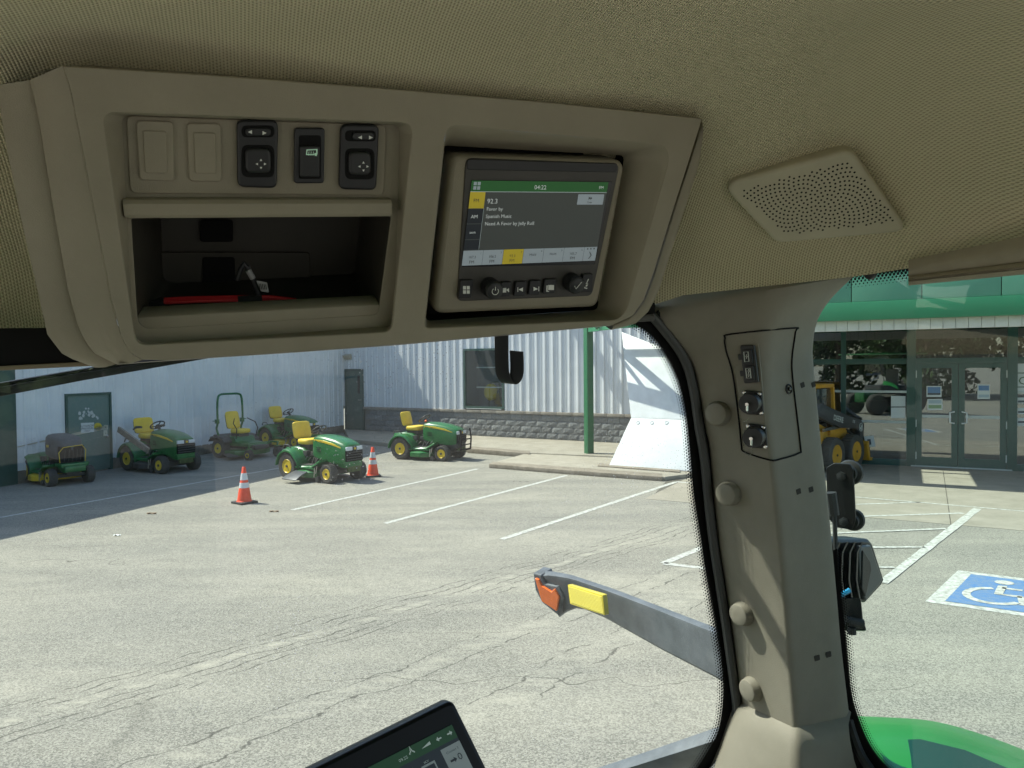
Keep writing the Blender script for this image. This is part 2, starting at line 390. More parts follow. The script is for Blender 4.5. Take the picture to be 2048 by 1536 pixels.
# ---- overhead console -------------------------------------------
con = thing('overhead_console', 'beige moulded overhead console with switches, cubby and radio bay under the headliner', 'console', CON.at(0, -.15, -.05))
face = [(125, 132), (420, 150), (760, 176), (1100, 205), (1405, 237), (1385, 300), (1345, 425), (1308, 545), (1288, 600), (1266, 632), (1226, 650), (1000, 671), (800, 689), (560, 706), (420, 715), (330, 721), (285, 720), (258, 704), (242, 672), (222, 600), (172, 340), (142, 186)]
h1 = [(205, 224), (826, 246), (783, 664), (272, 691)]; h2 = [(893, 250), (1346, 292), (1247, 640), (848, 657)]
st = lambda q, k=0.0: [CON.st(x, y, k) for x, y in q]
R1 = rpoly(st(h1), .010, 6); R2 = rpoly(st(h2), [.012, .020, .020, .006], 6)
plate('face_panel', CON, [st(face), R1, R2], 0, .006, .0012, M_BEIGE, con)
K1 = -.020
i1 = rpoly(st([(243, 230), (800, 250), (788, 652), (262, 688)], K1), .008, 6)
def ringk(pts, k): return [CON.at(a, b, k) for a, b in pts]
mb = MB(); mb.loft([ringk(R1, -.001), ringk([(lerp(a[0], b[0], .25), lerp(a[1], b[1], .25)) for a, b in zip(R1, i1)], -.004), ringk(i1, K1)], True, (False, False)); mb.build('bay_wall', M_BEIGE, con, angle=60)
cub = rpoly(st([(262, 437), (783, 433), (757, 630), (276, 660)], K1), [.002, .002, .008, .012], 6)
_cx = sum(a for a, b in i1) / len(i1); _cy = sum(b for a, b in i1) / len(i1)
plate('bay_floor', CON, [[(_cx + (a - _cx) * 1.02, _cy + (b - _cy) * 1.03) for a, b in i1], cub], K1 - .0005, .003, .0004, M_BEIGE, con)
# cubby behind the opening
cub2 = [(a * .94 + .004, b + (.0 if i > 11 else -.002)) for i, (a, b) in enumerate(cub)]
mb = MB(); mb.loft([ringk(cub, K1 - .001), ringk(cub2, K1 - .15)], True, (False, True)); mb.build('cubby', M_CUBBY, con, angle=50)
mb = MB()
a = CON.st(266, 655, K1); b = CON.st(760, 626, K1)
mb.loft([[CON.at(q[0], q[1] - .004, K1 - .001), CON.at(q[0], q[1] + .0075, K1 - .003), CON.at(q[0], q[1] + .0092, K1 - .006), CON.at(q[0], q[1] + .0092, K1 - .03), CON.at(q[0], q[1] - .004, K1 - .03)] for q in (a, b)]); mb.build('cubby_lip', M_BEIGE, con, .0008)
mb = MB()
for (y0, y1, k) in ((470, 500, -.13), (545, 585, -.142)):
    pass
pq = Pl(CON.at(0, 0, K1 - .145), CON.h, CON.w)
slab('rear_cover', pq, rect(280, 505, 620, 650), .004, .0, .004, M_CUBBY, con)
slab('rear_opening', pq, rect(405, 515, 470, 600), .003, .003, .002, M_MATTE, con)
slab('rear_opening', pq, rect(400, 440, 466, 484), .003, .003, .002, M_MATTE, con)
# shelf lip
a = CON.st(247, 418, -.008); b = CON.st(783, 416, -.008); hh = .0075
mb = MB(); mb.loft([[CON.at(q[0], q[1] - hh, K1), CON.at(q[0], q[1] - hh, -.008), CON.at(q[0], q[1] - hh + .003, -.0055), CON.at(q[0], q[1] + hh - .003, -.0055), CON.at(q[0], q[1] + hh, -.009), CON.at(q[0], q[1] + hh, K1)] for q in (a, b)]); mb.build('shelf_lip', M_BEIGE, con, .001)
# switch panel
slab('switch_panel', CON, [(252, 231), (773, 250), (768, 391), (260, 387)], .006, K1 + .002, .004, M_BEIGE, con, .001)
KS = K1 + .002
for q, q2 in (([(271, 241), (347, 243), (349, 363), (279, 361)], [(285, 261), (333, 263), (335, 347), (290, 346)]), ([(373, 246), (442, 247), (444, 364), (378, 363)], [(387, 265), (431, 266), (433, 348), (390, 347)])):
    o = slab('blank_cover', CON, q, .004, KS + .003, .004, M_BEIGE, con, .0012)
    slab('raised_pad', CON, q2, .002, KS + .0042, .002, M_BEIGE, o, .0008)
def mirror_switch(q, rk, jy, tri, arrows):
    o = slab('mirror_switch', CON, q, .006, KS + .006, .009, M_BLACK, con, .002)
    slab('slider_well', CON, rk, .005, KS + .0066, .002, M_MATTE, o, .0005)
    slab('slider', CON, tri[0], .004, KS + .0085, .004, M_BLACK, o, .001)
    flat('slider_arrows', CON, tri[1], KS + .0088, M_ICON, o)
    slab('joystick_well', CON, jy, .006, KS + .0066, .002, M_MATTE, o, .0005)
    cx, cy = arrows
    slab('joystick', CON, rect(jy[0][0] + 7, jy[0][1] + 6, jy[2][0] - 6, jy[2][1] - 8), .006, KS + .010, .006, M_BLACK, o, .0025)
    s = 2.6; d = 8.5
    flat('joystick_arrows', CON, [[(cx - s, cy - d + s), (cx, cy - d - s + .5), (cx + s, cy - d + s)], [(cx - s, cy + d - s), (cx + s, cy + d - s), (cx, cy + d + s - .5)], [(cx - d - s, cy), (cx - d + s, cy - s), (cx - d + s, cy + s)], [(cx + d + s, cy), (cx + d - s, cy + s), (cx + d - s, cy - s)]], KS + .0103, M_ICON, o)
def tri(x, y, d, s=4): return [(x - d * s, y - s), (x + d * s, y), (x - d * s, y + s)]
mirror_switch([(473, 240), (557, 240), (554, 377), (475, 375)], rect(483, 251, 549, 275), rect(483, 290, 549, 355), (rect(491, 256, 542, 272), [tri(500, 264, -1), tri(529, 266, 1)]), (522, 328))
mirror_switch([(682, 249), (759, 249), (753, 381), (678, 379)], rect(690, 261, 752, 283), rect(690, 297, 749, 359), (rect(705, 265, 749, 280), [tri(720, 275, -1), tri(742, 275, 1)]), (727, 333))
o = slab('heated_mirror_switch', CON, [(589, 256), (650, 256), (648, 367), (588, 367)], .003, KS + .005, .008, M_BLACK, con, .0012)
slab('switch_well', CON, rect(598, 271, 642, 358), .002, KS + .0056, .002, M_MATTE, o, .0004)
slab('rocker', CON, rect(600, 292, 640, 354), .002, KS + .0095, .005, M_BLACK, o, .0012)
GLOW = mat('icon_glow', (.40, .62, .46), .5, emit=.12)
kk = KS + .0098
ic = [[(613, 299), (634, 298), (634, 300), (615, 301), (614, 309), (612, 309)], [(632, 298), (635, 298), (635, 309), (633, 309)], [(612, 308), (630, 308), (630, 310), (612, 310)]] + [[(617.5 + i * 4.5, 303), (618.5 + i * 4.5, 303), (617.7 + i * 4.5, 311), (616.7 + i * 4.5, 311)] for i in range(3)] + [[(629, 306), (633, 306), (634, 312), (630, 312)]]
flat('heated_mirror_symbol', CON, ic, kk, GLOW, o)
# radio bay walls
K2 = -.060
i2 = rpoly(st([(884, 291), (1250, 311), (1194, 620), (850, 642)], K2 + .02), .006, 6)
mb = MB(); mb.loft([ringk(R2, -.001), ringk([(lerp(a[0], b[0], .12), lerp(a[1], b[1], .12)) for a, b in zip(R2, i2)], -.003), ringk(i2, K2 + .02)], True, (False, False)); mb.build('radio_bay_wall', M_BEIGE, con, angle=60)
mb = MB(); mb.loft([ringk(i2, K2 + .019), ringk([(a * 1.0, b) for a, b in i2], K2)], True, (False, True)); mb.build('radio_bay_back', M_MATTE, con)
# rolled left side, outer left strip, right strip, underside
EL = [(125, 132), (142, 186), (172, 340), (222, 600), (242, 672), (258, 704), (285, 720)]
GR = [(60, 160), (78, 240), (104, 400), (136, 580), (158, 660), (185, 705), (232, 728)]
OL = [(-6, 170), (8, 270), (43, 443), (73, 572), (95, 670), (128, 712), (190, 735)]
def pl_ring(poly, k, m=26): return [CON.px(*interp(poly, t / m), k) for t in range(m + 1)]
mb = MB(); ra = pl_ring(EL, -.0012); rb = pl_ring(GR, -.016); rings = []
for i in range(27):
    a, b = ra[i], rb[i]; rings.append([a] + [lerp(a, b, u) + CON.n * (.0035 * math.sin(math.pi * u)) for u in (.15, .35, .6, .8, .93)] + [b, b - CON.n * .012])
mb.grid(rings); mb.build('left_side_roll', M_BEIGE, con, angle=70)
mb = MB(); rb = pl_ring(GR, -.020); rc = pl_ring(OL, -.030); rings = []
for i in range(27):
    b, c = rb[i], rc[i]; rings.append([b - CON.n * .02, b] + [lerp(b, c, u) + CON.n * (.0035 * math.sin(math.pi * u)) for u in (.06, .2, .5, .8, .95)] + [c, c - CON.n * .05])
mb.grid(rings); mb.build('left_trim_strip', M_BEIGE, con, angle=70)
ER = [(1405, 237), (1385, 300), (1345, 425), (1308, 545), (1288, 600), (1266, 632), (1226, 650)]
OR_ = [(1404, 286), (1398, 330), (1356, 460), (1318, 580), (1298, 622), (1270, 648), (1222, 660)]
mb = MB(); ra = pl_ring(ER, -.006); mb.grid([[a, a - CON.n * .012] for a in ra]); mb.build('right_edge', M_BEIGE, con)
mb = MB(); ra = pl_ring(ER, -.012); rb = pl_ring(OR_, -.014); mb.grid([[lerp(a, b, .15) - CON.n * .01, lerp(a, b, .15), lerp(a, b, .5) + CON.n * .002, b, b - CON.n * .03] for a, b in zip(ra, rb)]); mb.build('right_trim_strip', M_BEIGE, con, angle=70)
EB = [(1226, 650), (1000, 671), (800, 689), (560, 706), (420, 715), (330, 721), (232, 728)]
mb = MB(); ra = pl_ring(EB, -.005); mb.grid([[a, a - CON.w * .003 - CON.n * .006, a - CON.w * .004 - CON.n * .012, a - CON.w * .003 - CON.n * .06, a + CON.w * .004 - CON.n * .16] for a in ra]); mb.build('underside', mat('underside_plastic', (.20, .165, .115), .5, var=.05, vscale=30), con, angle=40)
ET = [(60, 150), (125, 132), (420, 150), (760, 176), (1100, 205), (1405, 237)]
mb = MB(); ra = pl_ring(ET, -.002); mb.grid([[a, a - CON.n * .05] for a in ra]); mb.build('top_edge', M_BEIGE, con)

# ---- cable bundle in the cubby -----------------------------------
PC = Pl(CON.at(0, 0, K1 - .055), CON.h, CON.w)
cb = thing('wiring_bundle', 'red and black bundled wires with a paper tag lying in the console cubby', 'wiring', PC.px(500, 605))
M_RED = mat('red_insulation', (.55, .02, .025), .4); 
for i in range(3):
    mb = MB(); y = 594 + i * 3.0
    mb.tube([PC.px(328, y + 5, .002 * i), PC.px(400, y + 2, .002 * i + .002), PC.px(480, y, .002 * i), PC.px(540, y, -.002 * i), PC.px(592, y + 6, -.004 * i)], .0019, 6); mb.build('red_wire', M_RED, cb)
mb = MB(); mb.tube([PC.px(270, 622), PC.px(300, 612), PC.px(330, 606)], [.001, .004, .006], 8); mb.build('black_sleeve', M_BLACK, cb)
mb = MB(); mb.tube([PC.px(476, 603, .001), PC.px(524, 601, .001)], .0062, 8); mb.build('tape_wrap', M_BLACK, cb)
mb = MB(); mb.tube([PC.px(474, 560), PC.px(482, 537), PC.px(489, 527), PC.px(495, 533), PC.px(508, 565), PC.px(520, 600)], .0026, 8); mb.build('black_cable', M_BLACK, cb)
mb = MB(); mb.tube([PC.px(496, 540, .001), PC.px(506, 557, .001)], .0029, 8); mb.build('grey_tape', mat('grey_tape', (.3, .3, .3), .5), cb)
slab('paper_tag', PC, [(512, 561), (534, 565), (538, 585), (522, 583)], .001, .004, .0008, mat('paper', (.35, .35, .34), .7), cb, .0002)
mb = MB()
for i in range(5): mb.add([PC.px(517 + i * 3.4, 567 + i * .5, .0043), PC.px(518.5 + i * 3.4, 567 + i * .5, .0043), PC.px(521 + i * 3.2, 579, .0043), PC.px(519.5 + i * 3.2, 579, .0043)], [(0, 1, 2, 3)])
mb.build('tag_print', M_MATTE, cb, recalc=False)

# ---- radio -------------------------------------------------------
rd = thing('touchscreen_radio', 'touchscreen radio with two knobs and a green and grey display in the console bay', 'radio', CON.px(1040, 625, K2))
KR = -.018
slab('housing', CON, [(903, 310), (1252, 321), (1196, 615), (866, 629)], .011, KR, .045, M_BEIGE, rd, .005)
slab('fascia', CON, [(932, 316), (1240, 327), (1184, 592), (914, 603)], .007, KR + .0015, .004, M_DKGREY, rd, .001)
slab('top_bevel', CON, [(934, 318), (1236, 327), (1234, 345), (934, 340)], .003, KR + .0022, .002, M_BLACK, rd, .0008)
KD = KR + .0022
scr = slab('screen', CON, [(943, 360), (1225, 363), (1190, 529), (924, 534)], .001, KD, .001, mat('screen_glass', (.02, .022, .022), .15), rd, .0002)
SQ = [(943.5, 361), (1217, 364.5), (1190, 521), (923.5, 531.5)]
def sp(u, v):                                                   # screen coordinates, 0..1 from the upper left
    a = V(SQ[0]).lerp(V(SQ[1]), u); b = V(SQ[3]).lerp(V(SQ[2]), u); return tuple(a.lerp(b, v))
def srect(u0, v0, u1, v1): return [sp(u0, v0), sp(u1, v0), sp(u1, v1), sp(u0, v1)]
def emis(name, c, e): return mat(name, c, .4, emit=e)
E_BG = emis('display_grey', (.05, .058, .054), .16); E_GREEN = emis('display_green', (.012, .085, .018), .25); E_YEL = emis('display_yellow', (.40, .32, .02), .22)
E_BLK = emis('display_black', (.006, .009, .012), .4); E_PALE = emis('display_pale', (.26, .31, .34), .2); E_TXT = emis('display_text', (.42, .46, .45), .3)
E_INK = emis('display_ink', (.03, .035, .03), .3); E_LINE = emis('display_line', (.25, .3, .3), .4)
kz = KD + .0004; dz = .00025
def sq(name, u0, v0, u1, v1, m, lay=1): return flat(name, CON, [srect(u0, v0, u1, v1)], kz + dz * lay, m, scr)
sq('display_background', 0, 0, 1, 1, E_BG, 0)
sq('title_bar', 0, 0, 1, .128, E_GREEN); sq('title_line', 0, .128, 1, .134, E_LINE)
for i in range(2):
    for j in range(2): sq('home_tile', .018 + i * .028, .015 + j * .052, .040 + i * .028, .055 + j * .052, E_PALE, 2)
sq('fm_tab', .0, .134, .112, .327, E_YEL)
for a, b in ((.335, .505), (.515, .69), (.70, .815)): sq('band_tab', .0, a, .112, b, E_BLK)
sq('tab_divider', .112, .327, .114, .815, E_LINE, 2)
sq('scan_button', .795, .155, .985, .285, E_PALE)
for i in range(7):
    a = i * .151; sq('preset_tile', a, .825, min(a + .149, 1), 1.0, E_YEL if i == 2 else E_PALE)
def stx(s, u, v, h, m=E_TXT, al='LEFT'): x, y = sp(u, v); text('display_text', CON, s, x, y, h, kz + dz * 3, m, scr, al)
stx('04:22', .51, .098, 8.5, E_TXT, 'CENTER'); stx('FM', .955, .088, 6, E_TXT, 'CENTER')
stx('FM', .052, .255, 7, E_INK, 'CENTER'); stx('AM', .052, .445, 7, E_TXT, 'CENTER'); stx('sxm', .052, .625, 5.5, E_TXT, 'CENTER')
stx('92.3', .132, .27, 9.5); stx('Favor by', .135, .355, 7); stx('Spanish Music', .135, .442, 7); stx('Need A Favor by Jelly Roll', .135, .53, 7)
flat('scan_symbol', CON, [[sp(.875, .185), sp(.888, .205), sp(.875, .225)], [sp(.888, .185), sp(.901, .205), sp(.888, .225)]], kz + dz * 3, E_INK, scr)
stx('Scan', .888, .268, 4, E_INK, 'CENTER')
for i, (a, b) in enumerate((('107.3', 'FM'), ('106.5', 'FM'), ('92.3', 'FM'), ('Hold', ''), ('Hold', ''), ('105.7', 'FM'))):
    c = i * .151 + .072; stx(a, c, .918 if b else .912, 5, E_INK, 'CENTER')
    if b: stx(b, c, .978, 6, E_INK, 'CENTER')
    stx(str(i + 1), c + .062, .868, 3.6, E_INK, 'CENTER')
for i in range(3): sq('page_dot', .925 + i * .024, .84, .935 + i * .024, .856, E_INK, 3)
flat('next_arrow', CON, [[sp(.945, .885), sp(.951, .885), sp(.968, .93), sp(.951, .975), sp(.945, .975), sp(.961, .93)]], kz + dz * 3, E_INK, scr)
# buttons and knobs
def ico(name, polys, k, par): flat(name, CON, polys, k, M_ICON, par)
def button(x0, y0, x1, y1, sk=-4):
    return slab('button', CON, [(x0, y0), (x1, y0 - 1), (x1 + sk, y1 - 1), (x0 + sk, y1)], .0016, KR + .006, .006, M_BLACK, rd, .0008)
kb = KR + .0063
b = button(921, 561, 947, 597); ico('home_symbol', [rect(926 + i * 7.5, 572 + j * 8.5, 932 + i * 7.5, 579 + j * 8.5) for i in range(2) for j in range(2)], kb, b)
b = button(1003, 565, 1024, 594); ico('camera_symbol', [rect(1004.5, 576, 1012.5, 585), [(1012.5, 580), (1018, 576), (1018, 585)]], kb, b)
b = button(1032, 564, 1054, 593); ico('previous_symbol', [[(1037, 579), (1046, 575), (1046, 583.5)], rect(1035, 574.5, 1036.4, 584)], kb, b)
b = button(1061, 562, 1083, 591); ico('next_symbol', [[(1067, 573.5), (1076, 578), (1067, 582)], rect(1077, 573, 1078.4, 582.5)], kb, b)
b = button(1090, 559, 1114, 588); ico('display_symbol', [rect(1096.5, 570, 1108, 580), [(1093, 571), (1095.5, 570.5), (1095, 583), (1092.5, 583)], [(1092.5, 582), (1098, 582), (1098, 583.5), (1092.5, 583.5)]], kb, b)
b = button(1166, 549, 1187, 585, -3); ico('voice_symbol', [[(1176, 558), (1178, 558), (1174.5, 566), (1172.5, 566)], [(1172.5, 566), (1177, 568), (1175, 569), (1171, 567)], [(1173, 569), (1176, 571), (1172, 574), (1171, 572)], [(1168, 574), (1175, 576), (1174, 578), (1167, 576)], rect(1165, 570, 1166, 576), rect(1168, 569, 1169, 575)], kb, b)
for cx, cy, nm in ((978, 572, 'p'), (1140, 562, 'c')):
    c0 = CON.px(cx, cy, KR + .001); mb = MB(); prof = [(.0098, 0), (.0098, .004), (.0092, .005), (.0092, .016), (.0085, .018), (.008, .0185), (.0035, .0188)]
    mb.lathe(prof, c0, CON.n, 28)
    kn = mb.build('knob', M_BLACK, rd, angle=50)
    mb = MB(); u = CON.h; wv = CON.w
    for i in range(30):
        a = 2 * math.pi * i / 30; d = u * math.cos(a) + wv * math.sin(a); mb.bar(c0 + d * .0093 + CON.n * .005, c0 + d * .0093 + CON.n * .0155, .0008, .0009, d)
    mb.build('grip_ribs', M_BLACK, kn)
    mb = MB(); top = c0 + CON.n * .0191
    if nm == 'p':
        mb.tube([top + (u * math.cos(a) + wv * math.sin(a)) * .0034 for a in [math.radians(q) for q in range(125, 416, 20)]], .00035, 5); mb.tube([top + wv * .001, top + wv * .0048], .00035, 5); mb.build('power_symbol', M_ICON, kn)
    else:
        mb.tube([top - u * .0036 + wv * .0002, top - u * .0018 - wv * .003, top + u * .0042 + wv * .0042], .0004, 5); mb.build('tick_symbol', M_ICON, kn)

# ---- speaker grille on the headliner -----------------------------
gq = [(1446, 362), (1672, 297), (1716, 300), (1800, 436), (1808, 452), (1790, 462), (1560, 474), (1540, 466)]
cpt = [HL(x, y, .004) for x, y in ((1446, 362), (1700, 300), (1805, 448), (1560, 470))]
ctr = sum(cpt, V((0, 0, 0))) / 4
SPK = Pl(ctr, cpt[2] - cpt[0], cpt[1] - cpt[3])
sg = thing('speaker_grille', 'beige perforated loudspeaker grille set in the headliner', 'speaker', SPK.px(1630, 470))
go = rpoly([SPK.st(x, y) for x, y in [(1440, 362), (1700, 292), (1816, 456), (1552, 480)]], [.014, .016, .010, .020], 7)
M_GRILLE = mat('grille_plastic', (.47, .435, .315), .6, var=.05, vscale=30, bump=.1, bscale=900)
plate('grille_plate', SPK, [go], .009, .020, .004, M_GRILLE, sg)
gi = [SPK.st(x, y, .0062) for x, y in [(1476, 379), (1697, 319), (1795, 441), (1572, 466)]]
def inside(p, q):
    s = 0
    for i in range(len(q)):
        a, b = q[i], q[(i + 1) % len(q)]; c = (b[0] - a[0]) * (p[1] - a[1]) - (b[1] - a[1]) * (p[0] - a[0])
        if s == 0: s = c
        elif c * s < 0: return False
    return True
cx = sum(p[0] for p in gi) / 4; cy = sum(p[1] for p in gi) / 4; mb = MB()
for i in range(1000):                                            # spiral of holes
    a = i * 2.399963; r = .0027 * math.sqrt(i + .5); p = (cx + r * math.cos(a), cy + r * math.sin(a))
    if inside(p, gi): mb.add([SPK.at(p[0] + 0.00115 * math.cos(k * math.pi / 4), p[1] + 0.00115 * math.sin(k * math.pi / 4), .0093) for k in range(8)], [tuple(range(8))])
ho = mb.build('perforations', M_MATTE, sg, recalc=False); ho['kind'] = 'stuff'

# ---- corner pillar -----------------------------------------------
LE = [(1290, 560), (1302, 628), (1308, 633), (1338, 665), (1367, 701), (1386, 735), (1399, 794), (1410, 860), (1418, 900), (1434, 1066), (1459, 1231), (1481, 1397), (1486, 1416)]
CE = [(1570, 515), (1560, 560), (1548, 600), (1535, 660), (1528, 720), (1529, 790), (1536, 860), (1545, 930), (1558, 1050), (1569, 1180), (1581, 1340), (1590, 1466)]
RE = [(1750, 500), (1716, 545), (1677, 583), (1651, 614), (1634, 649), (1627, 698), (1629, 732), (1636, 806), (1643, 878), (1652, 952), (1664, 1069), (1676, 1199), (1684, 1291), (1701, 1436)]
LE = smoothpoly(LE, 4); CE = smoothpoly(CE, 4); RE = smoothpoly(RE, 4)
def pil_row(t):
    l, c, r = interp(LE, t), interp(CE, t), interp(RE, t)
    dl = WS.dep(*l) - .012; dr = SIDE.dep(*r) - .012; tp = min(1, max(0, (.060 - t) / .02)) * .03; dl += tp + .015 * min(1, max(0, (.12 - t) / .06)); dr += tp
    bulge = lerp(.035, .055, min(1, t * 3)); dc = (dl + dr) / 2 - bulge
    return P(*l, dl), P(*c, dc), P(*r, dr)
pil = thing('corner_pillar', 'grey-beige plastic cab pillar between the windscreen and the side window', 'pillar', pil_row(1)[1])
rows = []; NP = 60
for i in range(NP + 1):
    t = i / NP; a, c, b = pil_row(t); nrm = ((c - a).cross(pil_row(min(1, t + .01))[1] - pil_row(max(0, t - .01))[1])).normalized()
    wd = .06 if t > .35 else lerp(.22, .06, t / .35)
    q = [a + FW * .05 + RT * .02, a + FW * .004 + RT * .001, a + (c - a).normalized() * .004]
    for u in (.3, .6, .82): q.append(lerp(a, c, u))
    for u in range(7):                                          # rounded crease
        s = u / 6; A = lerp(a, c, .82 + (.18 - min(wd, .17))); B = lerp(c, b, min(wd, .17) + .06); q.append(A * (1 - s) ** 2 + c * 2 * s * (1 - s) + B * s * s)
    for u in (.5, .75): q.append(lerp(c, b, u))
    q += [b + (c - b).normalized() * .006 , b + FW * .003, b + FW * .04 - RT * .02]
    rows.append(q)
mb = MB(); mb.grid(rows); 
cap = rows[-1]; mb.grid([cap, [p + FW * .03 + UP * .004 for p in cap]])
mb.build('pillar_trim', M_PILLAR, pil, angle=60)
def prow(y):                                                    # row parameter whose crease lies at image height y
    lo, hi = 0, 1
    for _ in range(40):
        m = (lo + hi) / 2
        if interp(CE, m)[1] < y: lo = m
        else: hi = m
    return lo
def PS(x, y, off=0.0):                                          # point on the pillar surface seen at pixel x, y
    r = ray(x, y); best = None
    t0 = prow(y)
    for dt in [k * .01 for k in range(-14, 15)]:
        t = t0 + dt
        if not 0 <= t <= 1: continue
        a, c, b = pil_row(t)
        for A, B in ((a, c), (c, b)):
            for k in range(21):
                q = lerp(A, B, k / 20); d = q - CAM; e = (d - r * (d.dot(FW))).length
                if best is None or e < best[0]: best = (e, q, A, B, t)
    e, q, A, B, t = best
    dn = pil_row(min(1, t + .02))[1] - pil_row(max(0, t - .02))[1]
    n = (B - A).cross(dn).normalized()
    if n.dot(CAM - q) < 0: n = -n
    d = (q - CAM).dot(n) / r.dot(n); q = CAM + r * d
    return q + n * off, n, (B - A).normalized(), -dn.normalized()
for x, y, r in ((1431, 827, .0150), (1453, 986, .0150), (1481, 1226, .0150), (1500, 1377, .0150)):
    q, n, hx, vy = PS(x + 6, y); mb = MB(); mb.lathe([(r * 1.08, -.004), (r * 1.08, .0025), (r * 1.04, .004), (r * .96, .0095), (r * .90, .0115), (r * .80, .0122), (r * .3, .0126)], q, n, 26); mb.build('round_cap', M_PILLAR, pil, angle=28)
for x, y in ((1605, 770), (1627, 769), (1597, 983), (1622, 979), (1634, 1316), (1657, 1309)):
    q, n, hx, vy = PS(x, y); pp = Pl(q, hx, vy)
    o = plate('clip_slot', pp, [rpoly([(-.0042, -.0034), (.0042, -.0034), (.0042, .0034), (-.0042, .0034)], .0012)], .0004, .001, .0001, mat('slot_shadow', (.03, .026, .02), .8), pil)
q, n, hx, vy = PS(1577, 778); mb = MB(); mb.lathe([(.0068, 0), (.0062, .0015), (.0052, .002), (.0048, -.0005), (.003, -.0008)], q, n, 20); mb.build('panel_bolt', M_BLACK, pil)
mb = MB(); mb.lathe([(.0026, .0005), (.0026, .003), (.0016, .0032)], q, n, 6); mb.build('bolt_head', M_DKGREY, pil)
# access panel joint
jo = [(1450, 676), (1462, 668), (1586, 656), (1590, 664), (1583, 720), (1586, 770), (1600, 890), (1597, 906), (1560, 918), (1540, 920), (1490, 904), (1483, 890), (1478, 840), (1466, 750), (1452, 700)]
js = smoothpoly(jo, 4, True); mb = MB(); mb.tube([PS(x, y, .0006)[0] for x, y in js], .0011, 6, True); mb.build('panel_joint', M_MATTE, pil)
# ---- sockets on the pillar ---------------------------------------
q, n, hx, vy = PS(1500, 790); SOC = Pl(q + n * .0005, PS(1518, 790)[0] - PS(1485, 790)[0], PS(1495, 730)[0] - PS(1508, 850)[0])
plate('socket_plate', SOC, [rpoly([SOC.st(x, y, .001) for x, y in [(1462, 684), (1516, 680), (1536, 896), (1492, 900)]], .003)], .001, .004, .0008, mat('socket_plate', (.23, .21, .165), .55, var=.05, vscale=30), pil)
us = thing('usb_charging_block', 'black double charging port block with white battery symbols on the pillar', 'charging port', SOC.px(1500, 765))
slab('block', SOC, [(1480, 691), (1508, 690), (1517, 765), (1488, 767)], .002, .008, .009, M_BLACK, us, .001)
for dy, dx in ((0, 0), (33, 4)):
    o = slab('port_cover', SOC, [(1484 + dx, 699 + dy), (1503 + dx, 698 + dy), (1506 + dx, 727 + dy), (1487 + dx, 728 + dy)], .003, .011, .004, M_BLACK, us, .001)
    slab('hinge_tab', SOC, [(1475 + dx, 709 + dy), (1484 + dx, 708 + dy), (1485 + dx, 719 + dy), (1477 + dx, 720 + dy)], .001, .008, .003, M_BLACK, o, .0005)
    L = [(1487.5 + dx, 704 + dy), (1496 + dx, 703.5 + dy), (1498 + dx, 723 + dy), (1489.5 + dx, 723.5 + dy)]
    cu = [SOC.px(x, y, .0114) for x, y in L]; mb = MB(); mb.tube(cu, .0005, 4, True)
    for k in range(1 if dy == 0 else 2):
        yy = 713 + dy + (k * 8 - (4 if dy else 0)); mb.tube([SOC.px(x, y, .0114) for x, y in ((1493.5 + dx, yy - 4), (1491.5 + dx, yy + 1), (1495 + dx, yy - 1), (1492.5 + dx, yy + 4))], .0004, 4)
    mb.build('battery_symbol', M_ICON, o)
for i, (x0, y0) in enumerate(((1504, 804), (1512, 871))):
    so = thing('capped_power_socket', ('upper' if i == 0 else 'lower') + ' black capped power socket with screws and bead chain on the pillar', 'power socket', SOC.px(x0, y0 + 20), group='power sockets on the pillar')
    f = slab('flange', SOC, [(x0 - 20, y0 - 24), (x0 + 19, y0 - 20), (x0 + 23, y0 + 26), (x0 - 14, y0 + 25)], .004, .005, .005, M_BLACK, so, .001)
    for sx, sy in ((-16, -19), (15, -16), (19, 22)):
        mb = MB(); mb.lathe([(.0024, 0), (.0024, .0012), (.0012, .0022)], SOC.px(x0 + sx, y0 + sy, .005), SOC.n, 12); mb.build('screw', M_METAL, so)
    c = SOC.px(x0 - 1, y0 + 2, .005); mb = MB(); mb.lathe([(.0125, 0), (.0125, .014), (.0118, .0155), (.004, .0158)], c, SOC.n, 26); cp = mb.build('cap', M_BLACK, so, angle=50)
    top = c + SOC.n * .0158; mb = MB(); mb.tube([top - SOC.n * .002, top + SOC.n * .008], [.0014, .0022], 10); mb.tube([top + SOC.n * .006, top + SOC.n * .007 - SOC.w * .008], .0012, 8); mb.build('cap_stud', M_METAL, cp)
    mb = MB(); pts = smoothpoly([tuple(top + SOC.n * .006 - SOC.w * .007), tuple(top + SOC.n * .003 - SOC.w * .018), tuple(top - SOC.h * .006 - SOC.w * .021), tuple(top - SOC.h * .0105 - SOC.w * .014), tuple(top - SOC.h * .0125 - SOC.n * .006), tuple(top - SOC.h * .013 - SOC.n * .012 + SOC.w * .008)], 6)
    for p in pts: mb.sphere(V(p), .0006, 5)
    ch = mb.build('bead_chain', M_METAL, so); ch['kind'] = 'stuff'
